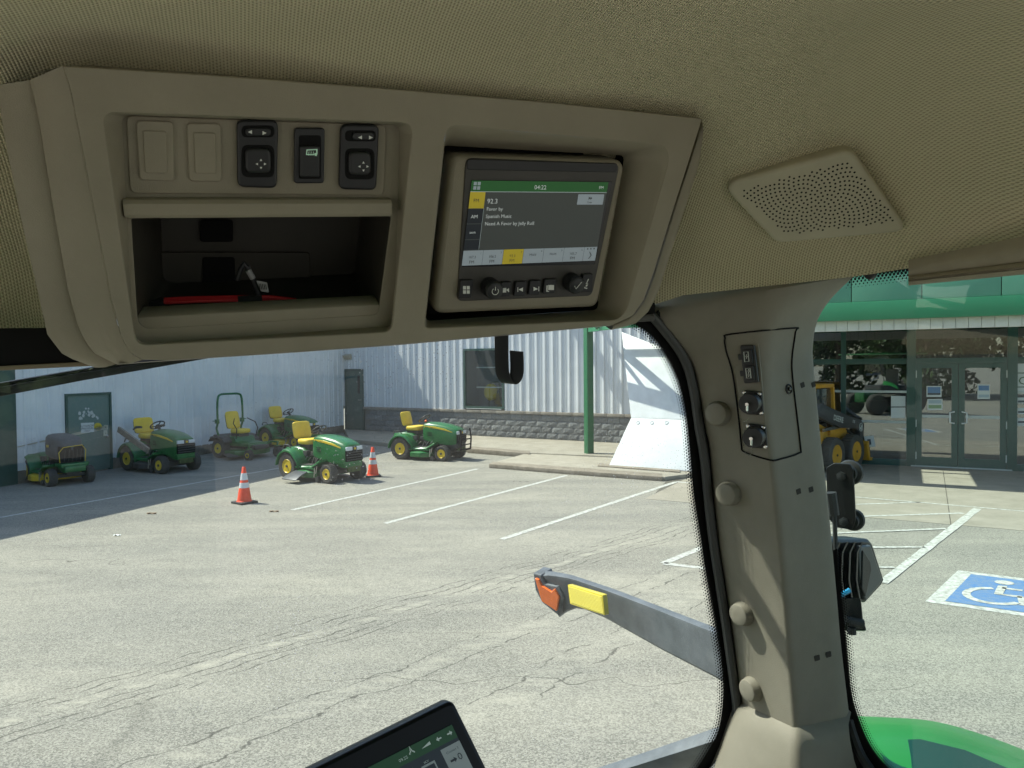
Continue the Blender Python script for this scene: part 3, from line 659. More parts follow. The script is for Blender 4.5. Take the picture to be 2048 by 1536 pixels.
# lower moulding under the pillar
lt = MB(); rows = []
for l, c, r, d in (((1483, 1400), (1590, 1450), (1702, 1424), .008), ((1476, 1418), (1591, 1474), (1697, 1450), -.004), ((1466, 1450), (1592, 1500), (1700, 1480), -.008), ((1448, 1505), (1594, 1530), (1708, 1520), -.012), ((1420, 1560), (1598, 1580), (1725, 1570), -.012), ((1330, 1680), (1610, 1720), (1790, 1700), -.012)):
    A = P(*l, WS.dep(1484, 1405) - .016 + d); B = P(*r, SIDE.dep(1701, 1436) - .016 + d); C = P(*c, (WS.dep(1484, 1405) + SIDE.dep(1701, 1436)) / 2 - .072 + d)
    q = [A + FW * .03, A]
    for u in range(0, 9):
        s = u / 8; X = lerp(A, C, .90); Y = lerp(C, B, .12); q.append(X * (1 - s) ** 2 + C * 2 * s * (1 - s) + Y * s * s)
    q += [B, B + FW * .03]; rows.append(q)
lt.grid(rows); o = lt.build('pillar_foot_moulding', M_PILLAR, None, angle=60); tag(o, 'flared grey-beige moulding at the foot of the cab pillar', 'moulding')

# ---- windscreen ---------------------------------------------------
BE = [(1262, 640), (1278, 647), (1301, 665), (1322, 689), (1338, 716), (1354, 748), (1366, 785), (1378, 850), (1390, 983), (1402, 1060), (1415, 1148), (1440, 1290), (1447, 1340), (1449, 1397), (1440, 1459), (1420, 1500), (1390, 1545), (1340, 1600)]
BE = smoothpoly(BE, 4)
OE = [(1330, 600), (1345, 640), (1368, 680), (1390, 720), (1405, 760), (1418, 840), (1428, 920), (1442, 1066), (1468, 1231), (1492, 1380), (1496, 1420), (1490, 1480), (1470, 1540), (1440, 1620)]
OE = smoothpoly(OE, 4)
ws = thing('windscreen', 'large front windscreen glass with dotted black border and dusty smears', 'window', WS.px(900, 1600))
mb = MB(); gl = [(-700, 745), (180, 716), (1225, 642), (1330, 590), (1430, 640), (1475, 1300), (1440, 1640), (-700, 1750)]
mb.add([WS.px(x, y, -.004) for x, y in gl], [tuple(range(8))]); mb.build('glass_pane', M_WIND, ws, recalc=False)
mb = MB(); NB = 70; mb.grid([[WS.px(*interp(BE, i / NB), -.002), WS.px(*interp(OE, i / NB), -.002)] for i in range(NB + 1)]); mb.build('black_border', M_MATTE, ws)
def dots(edge, pl, k, spacing, rows_n, nrm, r0):
    mb = MB(); m = int(sum(math.hypot(b[0] - a[0], b[1] - a[1]) for a, b in zip(edge, edge[1:])) / spacing)
    for j in range(rows_n):
        for i in range(m):
            t = (i + .5 * (j % 2)) / m; a = interp(edge, max(0, t - .004)); b = interp(edge, min(1, t + .004)); c = interp(edge, t)
            dx, dy = b[0] - a[0], b[1] - a[1]; l = math.hypot(dx, dy) or 1; nx, ny = (dy / l * nrm, -dx / l * nrm)
            q = pl.px(c[0] + nx * (j + .3) * spacing * .72, c[1] + ny * (j + .3) * spacing * .72, k); r = r0 * (1 - j / (rows_n + .6))
            mb.add([q + pl.h * r * math.cos(u * math.pi / 3) + pl.w * r * math.sin(u * math.pi / 3) for u in range(6)], [tuple(range(6))])
    return mb
o = dots(BE, WS, -.002, 6.0, 4, -1, .0024).build('border_dots', M_MATTE, ws, recalc=False); o['kind'] = 'stuff'
SE = [(1300, 628), (1316, 645), (1338, 672), (1360, 702), (1377, 738), (1389, 790), (1399, 860), (1409, 920), (1424, 1066), (1449, 1231), (1471, 1390), (1473, 1425), (1464, 1470), (1445, 1515), (1420, 1550), (1380, 1600)]
SE = smoothpoly(SE, 4); mb = MB(); mb.tube([WS.px(*interp(SE, i / 60), .006) for i in range(61)], .0062, 10); mb.build('rubber_seal', mat('seal_grey', (.055, .056, .055), .5), ws)
SE2 = [(x + 11, y - 3) for x, y in SE]; mb = MB(); mb.tube([WS.px(*interp(SE2, i / 60), .004) for i in range(61)], .005, 8); mb.build('inner_seal', M_MATTE, ws)
# header above the windscreen
hd = MB()
for (a, b, r) in (((-300, 700), (1312, 630), .012), ((-300, 742), (1308, 641), .0045)): pass
hd.loft([[WS.px(x, y0, .012), WS.px(x, y0, -.004), WS.px(x, y1, -.004), WS.px(x, y1, .012)] for x, y0, y1 in ((-500, 660, 752), (180, 655, 727), (1240, 600, 644), (1310, 605, 641))]); o = hd.build('windscreen_header', M_MATTE, None, .002); tag(o, 'matte black header strip above the windscreen behind the console', 'trim')
hd = MB(); hd.loft([[WS.px(x, y, .016), WS.px(x, y, .004), WS.px(x, y + 9, .004), WS.px(x, y + 9, .016)] for x, y in ((-500, 757), (182, 723))]); o = hd.build('roof_liner_edge', mat('liner_edge', (.23, .19, .12), .6), None, .001); tag(o, 'thin beige edge strip along the top left of the windscreen', 'trim')
hd = MB(); hd.loft([[WS.px(x, y, .02), WS.px(x, y, .01), WS.px(x, y + 14, .01), WS.px(x, y + 14, .02)] for x, y in ((1200, 634), (1309, 628))]); o = hd.build('blind_rail', M_DKGREY, None, .002); tag(o, 'short dark roller blind rail beside the console and pillar', 'rail')
# wiper outside the glass
wp = thing('windscreen_wiper', 'black windscreen wiper parked along the top left of the windscreen', 'wiper', WS.px(100, 775, -.03))
mb = MB(); mb.loft([[WS.px(x, y0, -.02), WS.px(x, y0, -.035), WS.px(x, y1, -.035), WS.px(x, y1, -.02)] for x, y0, y1 in ((-300, 826, 846), (0, 774, 793), (160, 746, 762), (420, 706, 716))]); mb.build('blade', M_RUBBER, wp, .001)
mb = MB(); mb.tube([WS.px(x, y, -.028) for x, y in ((-300, 822), (0, 772), (170, 743), (420, 702))], .0035, 8); mb.build('arm', M_BLACK, wp)
mb = MB(); mb.loft([[WS.px(x, y0, -.03), WS.px(x, y0, -.045), WS.px(x, y1, -.045), WS.px(x, y1, -.03)] for x, y0, y1 in ((100, 752, 768), (172, 738, 754), (212, 730, 744), (320, 716, 726))]); mb.build('pivot_clip', M_BLACK, wp, .001)
mb = MB(); mb.lathe([(.003, 0), (.003, .003)], WS.px(183, 742, -.028), WS.n, 10); mb.build('pivot_rivet', M_METAL, wp)
# hook
HK = Pl(CON.at(0, 0, -.045), CON.h, CON.w)
pts = [(1003, 655), (1003, 700), (1004, 735), (1007, 752), (1013, 763), (1021, 766), (1029, 759), (1034, 742), (1033, 702)]
pts = smoothpoly(pts, 5); mb = MB(); r = []
for i, p in enumerate(pts):
    q = HK.px(p[0], p[1]); s = i / (len(pts) - 1); r.append([q + CON.h * -.0022 - CON.n * .001, q - CON.h * .0022 + CON.n * .014, q + CON.h * .0022 + CON.n * .014, q + CON.h * .0022 - CON.n * .001])
rows = []
a0 = [V(p) for p in pts]
for i, p in enumerate(pts):
    t = (a0[min(i + 1, len(a0) - 1)] - a0[max(i - 1, 0)]).normalized(); nx, ny = -t.y, t.x; th = 1.6
    A = HK.px(p[0] + nx * th, p[1] + ny * th); B = HK.px(p[0] - nx * th, p[1] - ny * th); D = -CON.h * .0125 - CON.n * .006
    rows.append([A - D * .5, B - D * .5, B + D * .5, A + D * .5])
mb.loft(rows); o = mb.build('coat_hook', M_BLACK, None, .0006); tag(o, 'black J shaped coat hook hanging below the overhead console', 'hook')

# ---- side window ---------------------------------------------------
sw = thing('side_window', 'tinted side window glass right of the cab pillar with dotted black border', 'window', SIDE.px(1800, 1600))
mb = MB(); mb.add([SIDE.px(x, y, -.006) for x, y in ((1600, 548), (2120, 484), (2120, 1800), (1640, 1700))], [(0, 1, 2, 3)]); mb.build('glass_pane', M_SIDE, sw, recalc=False)
RB = smoothpoly([(1672, 1100), (1682, 1200), (1692, 1290), (1700, 1380), (1716, 1440), (1744, 1500), (1790, 1550), (1840, 1580)], 4); RO = smoothpoly([(1650, 1100), (1662, 1200), (1672, 1290), (1680, 1400), (1690, 1470), (1705, 1530), (1740, 1590), (1790, 1630)], 4)
mb = MB(); mb.grid([[SIDE.px(*interp(RO, i / 30), -.004), SIDE.px(*interp(RB, i / 30), -.004)] for i in range(31)]); mb.build('black_border', M_MATTE, sw)
o = dots(RB, SIDE, -.004, 5.5, 4, 1, .0019).build('border_dots', M_MATTE, sw, recalc=False); o['kind'] = 'stuff'
mb = MB(); mb.grid([[SIDE.px(x, y - 8, -.004), SIDE.px(x, y, -.004)] for x, y in ((1690, 553), (1760, 546), (1830, 536))]); mb.build('top_border', M_MATTE, sw)
o = dots([(1690, 553), (1830, 536)], SIDE, -.004, 7.5, 5, -1, .0024).build('border_dots', M_MATTE, sw, recalc=False); o['kind'] = 'stuff'
SS = smoothpoly([(1697, 1440), (1706, 1470), (1722, 1510), (1750, 1550), (1800, 1600)], 4); mb = MB(); mb.tube([SIDE.px(x, y, .008) for x, y in SS], .006, 8); mb.build('rubber_seal', M_RUBBER, sw)
mb = MB(); mb.lathe([(.008, -.002), (.008, .003), (.004, .005)], SIDE.px(1742, 546, .002), SIDE.n, 14); mb.build('hinge_button', M_BLACK, sw)
# roller blind
rb = thing('roller_blind', 'brown roller blind bar along the top of the side window', 'blind', SIDE.px(1950, 570))
M_BLIND = mat('blind_brown', (.30, .265, .19), .6, var=.08, vscale=40, bump=.2, bscale=700)
for nm, prof in (('housing', [(1817, 520, 556), (2048, 472, 530), (2300, 415, 500)]), ('bottom_bar', [(1817, 552, 571), (2048, 524, 549), (2300, 492, 526)])):
    mb = MB(); rr = []
    for x, y0, y1 in prof:
        k = .022 if nm == 'housing' else .026; rr.append([SIDE.px(x, lerp(y0, y1, u), k + .005 * math.sin(u * math.pi) - (.004 if .4 < u < .6 and nm == 'bottom_bar' else 0)) for u in (0, .15, .38, .42, .55, .6, .85, 1)] + [SIDE.px(x, y1, .008), SIDE.px(x, y0, .008)])
    mb.loft(rr); mb.build(nm, M_BLIND, rb, angle=40)

# ---- monitor at the bottom -----------------------------------------
dm = thing('armrest_monitor', 'black tablet style monitor seen from its upper corner at the bottom edge', 'monitor', P(800, 1660, .60))
MON = Pl(P(900, 1405, .62), cdir(.82, .36, .42), cdir(.42, -.80, -.1))
def mpx(q, k=0): return [MON.st(x, y, k) for x, y in q]
c0 = MON.st(905, 1399); e1 = V(MON.st(636, 1533)) - V(c0); e2 = V(MON.st(974, 1539)) - V(c0); e1.normalize(); e2.normalize()
o0 = V(c0); oc = [o0, o0 + e2 * .20, o0 + e2 * .20 + e1 * .28, o0 + e1 * .28]
plate('casing', MON, [rpoly([tuple(p) for p in oc], .007, 6)], 0, .022, .003, mat('monitor_casing', (.004, .004, .006), .4, spec=.25), dm)
def mo(a, b): b += (.007 if .0201 < b < .19 and b != .027 and b != .046 else 0); return tuple(o0 + e1 * (a * .58 + .003) + e2 * (b * .58 + .002))
def mq(name, a0, b0, a1, b1, m, k=.0006):
    mb = MB(); mb.add([MON.at(*mo(a, b), k) for a, b in ((a0, b0), (a1, b0), (a1, b1), (a0, b1))], [(0, 1, 2, 3)]); return mb.build(name, m, dm, recalc=False)
mq('display', .012, .027, .40, .28, emis('monitor_blue', (.008, .014, .02), .25)); mq('green_bar', .012, .027, .40, .046, emis('monitor_green', (.005, .03, .010), .4), .0009)
mq('pale_tile', .012, .044, .042, .13, emis('monitor_pale', (.10, .125, .125), .45), .0009); mq('grey_tile', .055, .052, .075, .10, emis('monitor_pale', (.10, .125, .125), .45), .0009); mq('tile_title', .057, .055, .073, .066, emis('monitor_blue', (.008, .014, .02), .25), .0012); mq('grey_tile', .08, .052, .098, .10, emis('monitor_pale', (.10, .125, .125), .45), .0009)
def mtext(s, a, b, size, m, k=.0015):
    me = text_mesh(s, size * .58, 'CENTER'); ax = -e1; q = MON.at(*mo(a, b), k); hx = (MON.h * ax.x + MON.w * ax.y); vy = -(MON.h * e2.x + MON.w * e2.y)
    T = MW[dm.name].inverted() @ Matrix(((hx.x, vy.x, MON.n.x, q.x), (hx.y, vy.y, MON.n.y, q.y), (hx.z, vy.z, MON.n.z, q.z), (0, 0, 0, 1)))
    me.transform(T); me.materials.clear(); me.materials.append(m); link('screen_text', me, dm)
TXM = emis('monitor_text', (.22, .27, .25), .35); INK = emis('monitor_ink', (.01, .015, .02), .2)
mtext('0', .021, .068, .014, INK); mtext('Counter 3', .027, .053, .0045, INK); mtext('09.22', .092, .033, .006, TXM); mtext('SCV', .066, .05, .004, TXM); mtext('SCV', .090, .05, .004, TXM); mtext('V', .065, .064, .006, TXM)
def mpoly(name, pts, m, k=.0015):
    mb = MB(); mb.add([MON.at(*mo(a, b), k) for a, b in pts], [tuple(range(len(pts)))]); mb.build(name, m, dm, recalc=False)
for a, s in ((.037, 1), (.020, -1)):
    mpoly('arrow_symbol', [(a + s * .004, .029), (a + s * .0005, .0255), (a + s * .0005, .028), (a - s * .004, .028), (a - s * .004, .030), (a + s * .0005, .030), (a + s * .0005, .0325)], TXM)
mpoly('arrow_symbol', [(.026, .064), (.030, .060), (.030, .0625), (.036, .0625), (.036, .0655), (.030, .0655), (.030, .068)], INK)
mpoly('volume_symbol', [(.050, .026), (.050, .0305), (.064, .0305)], TXM)
mb = MB(); mb.tube([MON.at(*mo(.078 + .0035 * math.cos(u), .030 - .003 * math.sin(u)), .0015) for u in [k * math.pi / 8 for k in range(9)]], .0005, 5); mb.build('headset_symbol', TXM, dm)

# ---- things outside the glass: marker arm, bracket, work light, fender ---------
M_ARM = mat('weathered_grey_plastic', (.115, .128, .145), .6, var=.25, vscale=14, dirt=(.07, .08, .092), bump=.15, bscale=300)
ar = thing('marker_light_arm', 'long grey extended arm with orange marker lamp and yellow reflector outside the windscreen', 'light arm', P(1500, 1430, 1.2))
A_T = [(1068, 1147), (1090, 1140), (1140, 1148), (1230, 1178), (1330, 1216), (1420, 1250), (1520, 1290)]; A_M = [(1085, 1158), (1120, 1162), (1140, 1165), (1205, 1187), (1320, 1232), (1430, 1278), (1530, 1322)]
A_B = [(1118, 1232), (1140, 1216), (1160, 1212), (1208, 1232), (1320, 1295), (1430, 1352), (1530, 1408)]
rr = []
for i in range(25):
    t = i / 24; d = lerp(1.95, 1.22, t); a, m_, b = interp(A_T, t), interp(A_M, t), interp(A_B, t)
    b2 = (b[0] + 1, b[1] + 3)
    rr.append([P(*a, d + .05), P(*lerp(V(a), V(m_), .5), d + .006), P(*m_, d), P(*b, d + .002), P(*b2, d + .05)])
mb = MB(); mb.loft(rr); mb.build('beam', M_ARM, ar, .002)
# lamp head
LM = Pl(P(1100, 1190, 1.93), cdir(.72, -.35, -.5), cdir(.15, -1, .1))
slab('lamp_head', LM, [(1066, 1146), (1082, 1150), (1090, 1168), (1112, 1172), (1118, 1168), (1128, 1196), (1118, 1233), (1084, 1206), (1070, 1180)], .003, 0, .05, M_ARM, ar, .004)
ORG = mat('amber_lens', (.95, .17, .015), .25, coat=.4, var=.12, vscale=60)
slab('amber_lens', LM, [(1069, 1156), (1077, 1160), (1083, 1172), (1102, 1184), (1108, 1178), (1118, 1194), (1113, 1223), (1083, 1203)], .003, .006, .01, ORG, ar, .002)
RF = Pl(P(1172, 1200, 1.70), P(1205, 1215, 1.66) - P(1140, 1190, 1.80), cdir(.05, -1, 0))
ref = slab('yellow_reflector', RF, [(1135, 1169), (1205, 1190), (1209, 1231), (1140, 1208)], .003, .008, .012, mat('reflector_yellow', (.60, .48, .025), .35, coat=.2), ar, .001)
mb = MB()
for i in range(13):
    u = (i + .5) / 13; mb.bar(RF.px(lerp(1137, 1142, u), lerp(1172, 1205, u), .0085), RF.px(lerp(1203, 1207, u), lerp(1193, 1228, u), .0085), .0014, .0014, RF.n)
mb.build('reflector_ribs', mat('reflector_yellow_pale', (.78, .68, .12), .35), ref)
gb = MB(); gb.loft([[P(x, y0, d), P(x, (y0 + y1) / 2, d - .03), P(x, y1, d), P(x, y1 + 20, d + .05)] for x, y0, y1, d in ((1150, 1550, 1590, 1.55), (1300, 1500, 1545, 1.45), (1460, 1444, 1500, 1.33))]); o = gb.build('lower_grey_rail', M_ARM, None, .003); tag(o, 'grey rail outside the windscreen at its lower right corner', 'rail')
# mirror bracket
OUT = Pl(P(1690, 1000, 1.12), cdir(.8, 0, -.6), cdir(.02, -1, 0))
br = thing('mirror_bracket', 'flat black steel bracket plate with round rubber knobs outside the side window', 'bracket', OUT.px(1690, 1070))
slab('plate', OUT, [(1652, 935), (1668, 926), (1700, 928), (1706, 940), (1711, 1040), (1704, 1060), (1672, 1055), (1655, 1035)], .006, 0, .006, mat('black_steel', (.006, .006, .006), .45, spec=.3), br, .001)
for x, y, r in ((1706, 944, .018), (1712, 1038, .016)):
    q = OUT.px(x - 4, y, -.030); mb = MB(); mb.lathe([(r, 0), (r * 1.08, .006), (r, .012), (r * .7, .014), (r * .7, .026)], q, OUT.n, 24); mb.build('rubber_knob', M_RUBBER, br, angle=50)
for x, y in ((1683, 952), (1688, 1043)):
    mb = MB(); mb.lathe([(.007, 0), (.007, .004), (.003, .005)], OUT.px(x, y, .0), OUT.n, 6); mb.build('bolt', M_BLACK, br)
mb = MB(); mb.tube([P(1660, 985, 1.09), P(1666, 1030, 1.09)], .009, 10); mb.tube([P(1668, 1000, 1.09), P(1676, 1250, 1.09)], .0035, 8); mb.build('gas_strut', M_RUBBER, br)
# work light
wl = thing('work_light', 'black finned work light mounted outside the side window', 'work light', P(1700, 1270, 1.25))
M_WL = mat('lamp_black', (.016, .018, .020), .35, var=.1, vscale=20)
WLP = Pl(P(1720, 1150, 1.27), cdir(.75, 0, .5), cdir(.1, -1, 0))
slab('housing', WLP, [(1640, 1078), (1738, 1078), (1746, 1086), (1770, 1160), (1764, 1172), (1733, 1206), (1640, 1195)], .004, 0, .05, M_WL, wl, .006)
slab('lens_frame', WLP, [(1722, 1092), (1742, 1090), (1766, 1160), (1760, 1170), (1732, 1202), (1722, 1180), (1718, 1105)], .004, .008, .02, mat('lamp_grey', (.10, .11, .11), .3), wl, .003)
slab('lens_insert', WLP, [(1726, 1098), (1742, 1124), (1744, 1140), (1732, 1196), (1724, 1178)], .003, .0105, .01, M_WL, wl, .002)
for i in range(5):
    x = 1652 + i * 15; mb = MB(); mb.loft([[WLP.px(x + dx, y, k) for dx, k in ((0, 0), (0, .012), (3, .012), (3, 0))] for x, y in ((x + 12, 1084), (x + 2, 1105), (x, 1160), (x + 6, 1196))]); mb.build('cooling_fin', M_WL, wl)
mb = MB(); mb.loft([[P(x + dx, y, d) for dx, d in ((-22, 1.24), (22, 1.22), (22, 1.30), (-22, 1.30))] for x, y in ((1700, 1196), (1704, 1238), (1712, 1262))]); mb.build('bracket', M_WL, wl, .004)
mb = MB(); mb.tube([P(1690, 1240, 1.22), P(1725, 1248, 1.22)], .008, 10); mb.tube([P(1704, 1255, 1.22), P(1704, 1268, 1.22)], .007, 8); mb.build('pivot_bolt', M_RUBBER, wl)
mb = MB(); mb.tube([P(1678, 1192, 1.20), P(1690, 1186, 1.19), P(1700, 1180, 1.19)], .004, 6); mb.build('blue_connector', mat('blue_plastic', (.02, .25, .5), .4), wl)
# green fender
M_GREEN = mat('green_paint', (.014, .19, .035), .45, coat=.1, var=.06, vscale=6)
fn = thing('tractor_bonnet', 'glossy green curved tractor bodywork below the side window', 'bodywork', P(1950, 1700, 1.7))
T1 = smoothpoly([(1700, 1432), (1760, 1434), (1850, 1440), (1930, 1458), (2048, 1500), (2200, 1570)], 4); T2 = smoothpoly([(1700, 1470), (1780, 1460), (1880, 1470), (1960, 1495), (2060, 1535), (2200, 1600)], 4); T3 = smoothpoly([(1700, 1560), (1780, 1552), (1880, 1556), (1960, 1580), (2060, 1620), (2200, 1680)], 4); T4 = smoothpoly([(1700, 1760), (1780, 1760), (1880, 1760), (1960, 1760), (2060, 1780), (2200, 1800)], 4)
mb = MB(); mb.grid([[P(*interp(T, i / 24), d) for T, d in ((T1, 2.25), (T1, 2.1), (T2, 1.85), (T3, 1.62), (T4, 1.5))] for i in range(25)]); mb.build('panel', M_GREEN, fn, angle=60)
FP = Pl(P(1850, 1500, 1.74), P(2040, 1530, 1.74) - P(1770, 1490, 1.74), P(1800, 1580, 1.55) - P(1800, 1490, 1.78))
mb = MB(); mb.grid([[P(*q, d) for q, d in (((1752, 1482), 1.80), ((1775, 1540), 1.64))], [P(*q, d) for q, d in (((1840, 1478), 1.80), ((1850, 1560), 1.60))], [P(*q, d) for q, d in (((1930, 1500), 1.78), ((1940, 1580), 1.58))], [P(*q, d) for q, d in (((2048, 1550), 1.75), ((2060, 1620), 1.56))]]); mb.build('dark_window', mat('dark_teal', (.004, .045, .035), .5, spec=.2), fn)

# ================================================================== THE YARD OUTSIDE
M_GRN = mat('machine_green', (.009, .130, .027), .36, coat=.3, var=.22, vscale=7, bump=.02, bscale=60)
M_YEL = mat('machine_yellow', (.70, .49, .02), .40, coat=.15, var=.08, vscale=7)
M_SEAT = mat('yellow_vinyl', (.78, .53, .035), .5, var=.08, vscale=9, bump=.1, bscale=120)
M_TYRE = mat('tyre_rubber', (.030, .029, .027), .85, var=.35, vscale=9, dirt=(.085, .078, .066), bump=.4, bscale=60)
M_MECH = mat('dark_machinery', (.022, .023, .023), .55, var=.5, vscale=14, dirt=(.06, .058, .052))
M_SILV = mat('worn_metal', (.50, .50, .48), .35, 1.0, var=.2, vscale=10)
M_LAMP = mat('lamp_glass', (.62, .65, .68), .12, coat=.5)
M_DKGRN = mat('trim_green', (.038, .085, .068), .5, var=.10, vscale=5)
M_POST = mat('post_green', (.018, .135, .055), .45, var=.08, vscale=4)

# ---- asphalt --------------------------------------------------------
def asphalt_mat():
    m, nt, N, L, b = nodes('old_asphalt'); b.inputs['Roughness'].default_value = .92; b.inputs['Specular IOR Level'].default_value = .2
    g = N.new('ShaderNodeNewGeometry')
    def mp(loc, rot, scl, src=None):
        n = N.new('ShaderNodeMapping'); n.inputs['Location'].default_value = loc; n.inputs['Rotation'].default_value = (0, 0, rot); n.inputs['Scale'].default_value = scl
        L.new(src or g.outputs['Position'], n.inputs[0]); return n.outputs[0]
    def noise(v, s, d=6, r=.6):
        n = N.new('ShaderNodeTexNoise'); n.inputs['Scale'].default_value = s; n.inputs['Detail'].default_value = d; n.inputs['Roughness'].default_value = r; L.new(v, n.inputs['Vector']); return n.outputs['Fac']
    def M(op, a, c=None, d=None):
        n = N.new('ShaderNodeMath'); n.operation = op
        for i, q in enumerate((a, c, d)):
            if q is None: continue
            if isinstance(q, (int, float)): n.inputs[i].default_value = q
            else: L.new(q, n.inputs[i])
        return n.outputs[0]
    def rng(v, a, c, lo=0.0, hi=1.0):
        n = N.new('ShaderNodeMapRange'); n.inputs['From Min'].default_value = a; n.inputs['From Max'].default_value = c; n.inputs['To Min'].default_value = lo; n.inputs['To Max'].default_value = hi; L.new(v, n.inputs['Value']); return n.outputs[0]
    def mix(f, a, c):
        n = N.new('ShaderNodeMixRGB')
        if isinstance(f, (int, float)): n.inputs[0].default_value = f
        else: L.new(f, n.inputs[0])
        for i, q in ((1, a), (2, c)):
            if isinstance(q, tuple): n.inputs[i].default_value = (*q, 1)
            else: L.new(q, n.inputs[i])
        return n.outputs[0]
    pos = g.outputs['Position']
    # direction of the long cracked seams (from the photograph): along a line on the ground
    A = G(0, 1480); B = G(1300, 1068); ang = math.atan2(B.y - A.y, B.x - A.x)
    sm = noise(mp((0, 0, 0), -ang, (.35, 1.6, 1)), .55, 3)
    col = mix(rng(sm, .34, .66), (.172, .164, .140), (.325, .302, .244))
    big = noise(mp((5, 1, 0), 0, (1, 1, 1)), .16, 2); col = mix(rng(big, .38, .62, 0, .45), col, (.165, .165, .152))
    trk = noise(mp((1, 2, 0), -ang, (.05, 1.5, 1)), 1.1, 3, .6); col = mix(rng(trk, .52, .66, 0, .38), col, (.125, .124, .115))
    med = noise(mp((7, 2, 0), -ang, (.7, 1.2, 1)), 2.6, 4, .7); col = mix(rng(med, .36, .64, .0, .42), col, (.145, .140, .122))
    vs = N.new('ShaderNodeTexVoronoi'); vs.inputs['Scale'].default_value = 95; L.new(pos, vs.inputs['Vector'])
    sp_ = N.new('ShaderNodeSeparateColor'); L.new(vs.outputs['Color'], sp_.inputs[0]); fine = sp_.outputs[0]
    col = mix(rng(fine, .10, .95), mix(.28, col, (.062, .059, .050)), mix(.36, col, (.56, .53, .45)))
    # signed distance across the seams
    w1 = noise(pos, .8, 2)
    def seam(px0, px1, width, wob):
        a = G(*px0); c = G(*px1); d = (c - a).normalized(); nrm = V((-d.y, d.x, 0))
        sx = N.new('ShaderNodeVectorMath'); sx.operation = 'DOT_PRODUCT'; L.new(pos, sx.inputs[0]); sx.inputs[1].default_value = nrm
        dist = M('ADD', M('SUBTRACT', sx.outputs['Value'], a.dot(nrm)), M('MULTIPLY', M('SUBTRACT', w1, .5), wob))
        return M('ABSOLUTE', dist)
    wv = N.new('ShaderNodeVectorMath'); wv.operation = 'ADD'
    nz = N.new('ShaderNodeTexNoise'); nz.inputs['Scale'].default_value = 1.4; nz.inputs['Detail'].default_value = 2; L.new(pos, nz.inputs['Vector'])
    sc_ = N.new('ShaderNodeVectorMath'); sc_.operation = 'SCALE'; sc_.inputs['Scale'].default_value = .55; L.new(nz.outputs['Color'], sc_.inputs[0])
    L.new(pos, wv.inputs[0]); L.new(sc_.outputs[0], wv.inputs[1])
    def cracks(rot, scl, s, th):
        v = N.new('ShaderNodeTexVoronoi'); v.feature = 'DISTANCE_TO_EDGE'; v.inputs['Scale'].default_value = s; L.new(mp((3.1, 1.7, 0), rot, scl, wv.outputs[0]), v.inputs['Vector'])
        return rng(v.outputs['Distance'], th, th * .25)
    wob = noise(mp((0, 0, 0), -ang, (1, 1.6, 1)), 1.6, 4, .65); brk = rng(noise(mp((4, 3, 0), -ang, (.8, 4, 1)), 1.3, 1), .42, .50)
    def lines(s, wid, spc, th):                                  # bundle of thin parallel cracks along a seam
        ph = M('ADD', M('DIVIDE', s, spc), M('MULTIPLY', wob, 1.5)); ln = rng(M('ABSOLUTE', M('SUBTRACT', M('FRACT', ph), .5)), th, th * .3)
        return M('MULTIPLY', ln, rng(s, wid, wid * .75))
    s1 = seam((0, 1452), (1300, 1072), .5, .35); s2 = seam((300, 1536), (1240, 1190), .5, .4); s3 = seam((700, 1560), (1440, 1170), .5, .4)
    c1 = M('MULTIPLY', brk, M('MAXIMUM', M('MAXIMUM', lines(s1, .46, .125, .10), lines(s2, .24, .20, .06)), lines(s3, .22, .22, .055)))
    dn = rng(noise(mp((0, 0, 0), -ang, (.7, 3, 1)), 2.6, 3, .7), .44, .62, 0, .75)
    dust = M('MAXIMUM', rng(s1, .10, .0), M('MULTIPLY', rng(s2, .16, .03), .55)); dust = M('MULTIPLY', M('MAXIMUM', dust, M('MULTIPLY', rng(s3, .30, .05), .6)), dn); col = mix(dust, col, (.41, .385, .315))
    c2 = M('MULTIPLY', cracks(-ang + .05, (.06, .9, 1), .55, .0030), rng(noise(mp((31, 12, 0), 0, (1, 1, 1)), .30, 2), .50, .62))
    allc = M('MAXIMUM', c1, c2)
    col = mix(M('MULTIPLY', allc, .72), col, (.050, .047, .040))
    st = rng(noise(mp((2, 7, 0), -ang, (.5, 1.0, 1)), .8, 3, .7), .57, .75, 0, .30); col = mix(st, col, (.33, .31, .255))
    L.new(col, b.inputs['Base Color'])
    bp = N.new('ShaderNodeBump'); bp.inputs['Strength'].default_value = .12; bp.inputs['Distance'].default_value = .003
    L.new(M('SUBTRACT', M('MULTIPLY', fine, .4), M('MULTIPLY', allc, .9)), bp.inputs['Height']); L.new(bp.outputs['Normal'], b.inputs['Normal'])
    return m
mb = MB(); mb.add([(-400, -400, 0), (400, -400, 0), (400, 400, 0), (-400, 400, 0)], [(0, 1, 2, 3)])
asph = mb.build('asphalt', asphalt_mat(), None, recalc=False); struct(asph)
M_LINE = mat('road_paint', (.60, .60, .56), .85, var=.05, vscale=16, dirt=(.24, .235, .20), bump=.3, bscale=120)
def gl_line(a, b, wd, name='parking_line', z=.004, m=None):
    A, B = G(*a), G(*b); d = (B - A).normalized(); n_ = V((-d.y, d.x, 0)) * wd / 2; k = max(2, int((B - A).length / .35)); rows = []
    for i in range(k + 1):
        q = lerp(A, B, i / k); j = 1 + random.uniform(-.10, .10); rows.append([V((q.x, q.y, z)) - n_ * j, V((q.x, q.y, z)) + n_ * j])
    mb = MB(); mb.grid(rows); return mb.build(name, m or M_LINE, asph, recalc=False)
gl_line((585, 1020), (955, 938), .11); gl_line((770, 1047), (1133, 951), .11); gl_line((1003, 1079), (1352, 964), .11)
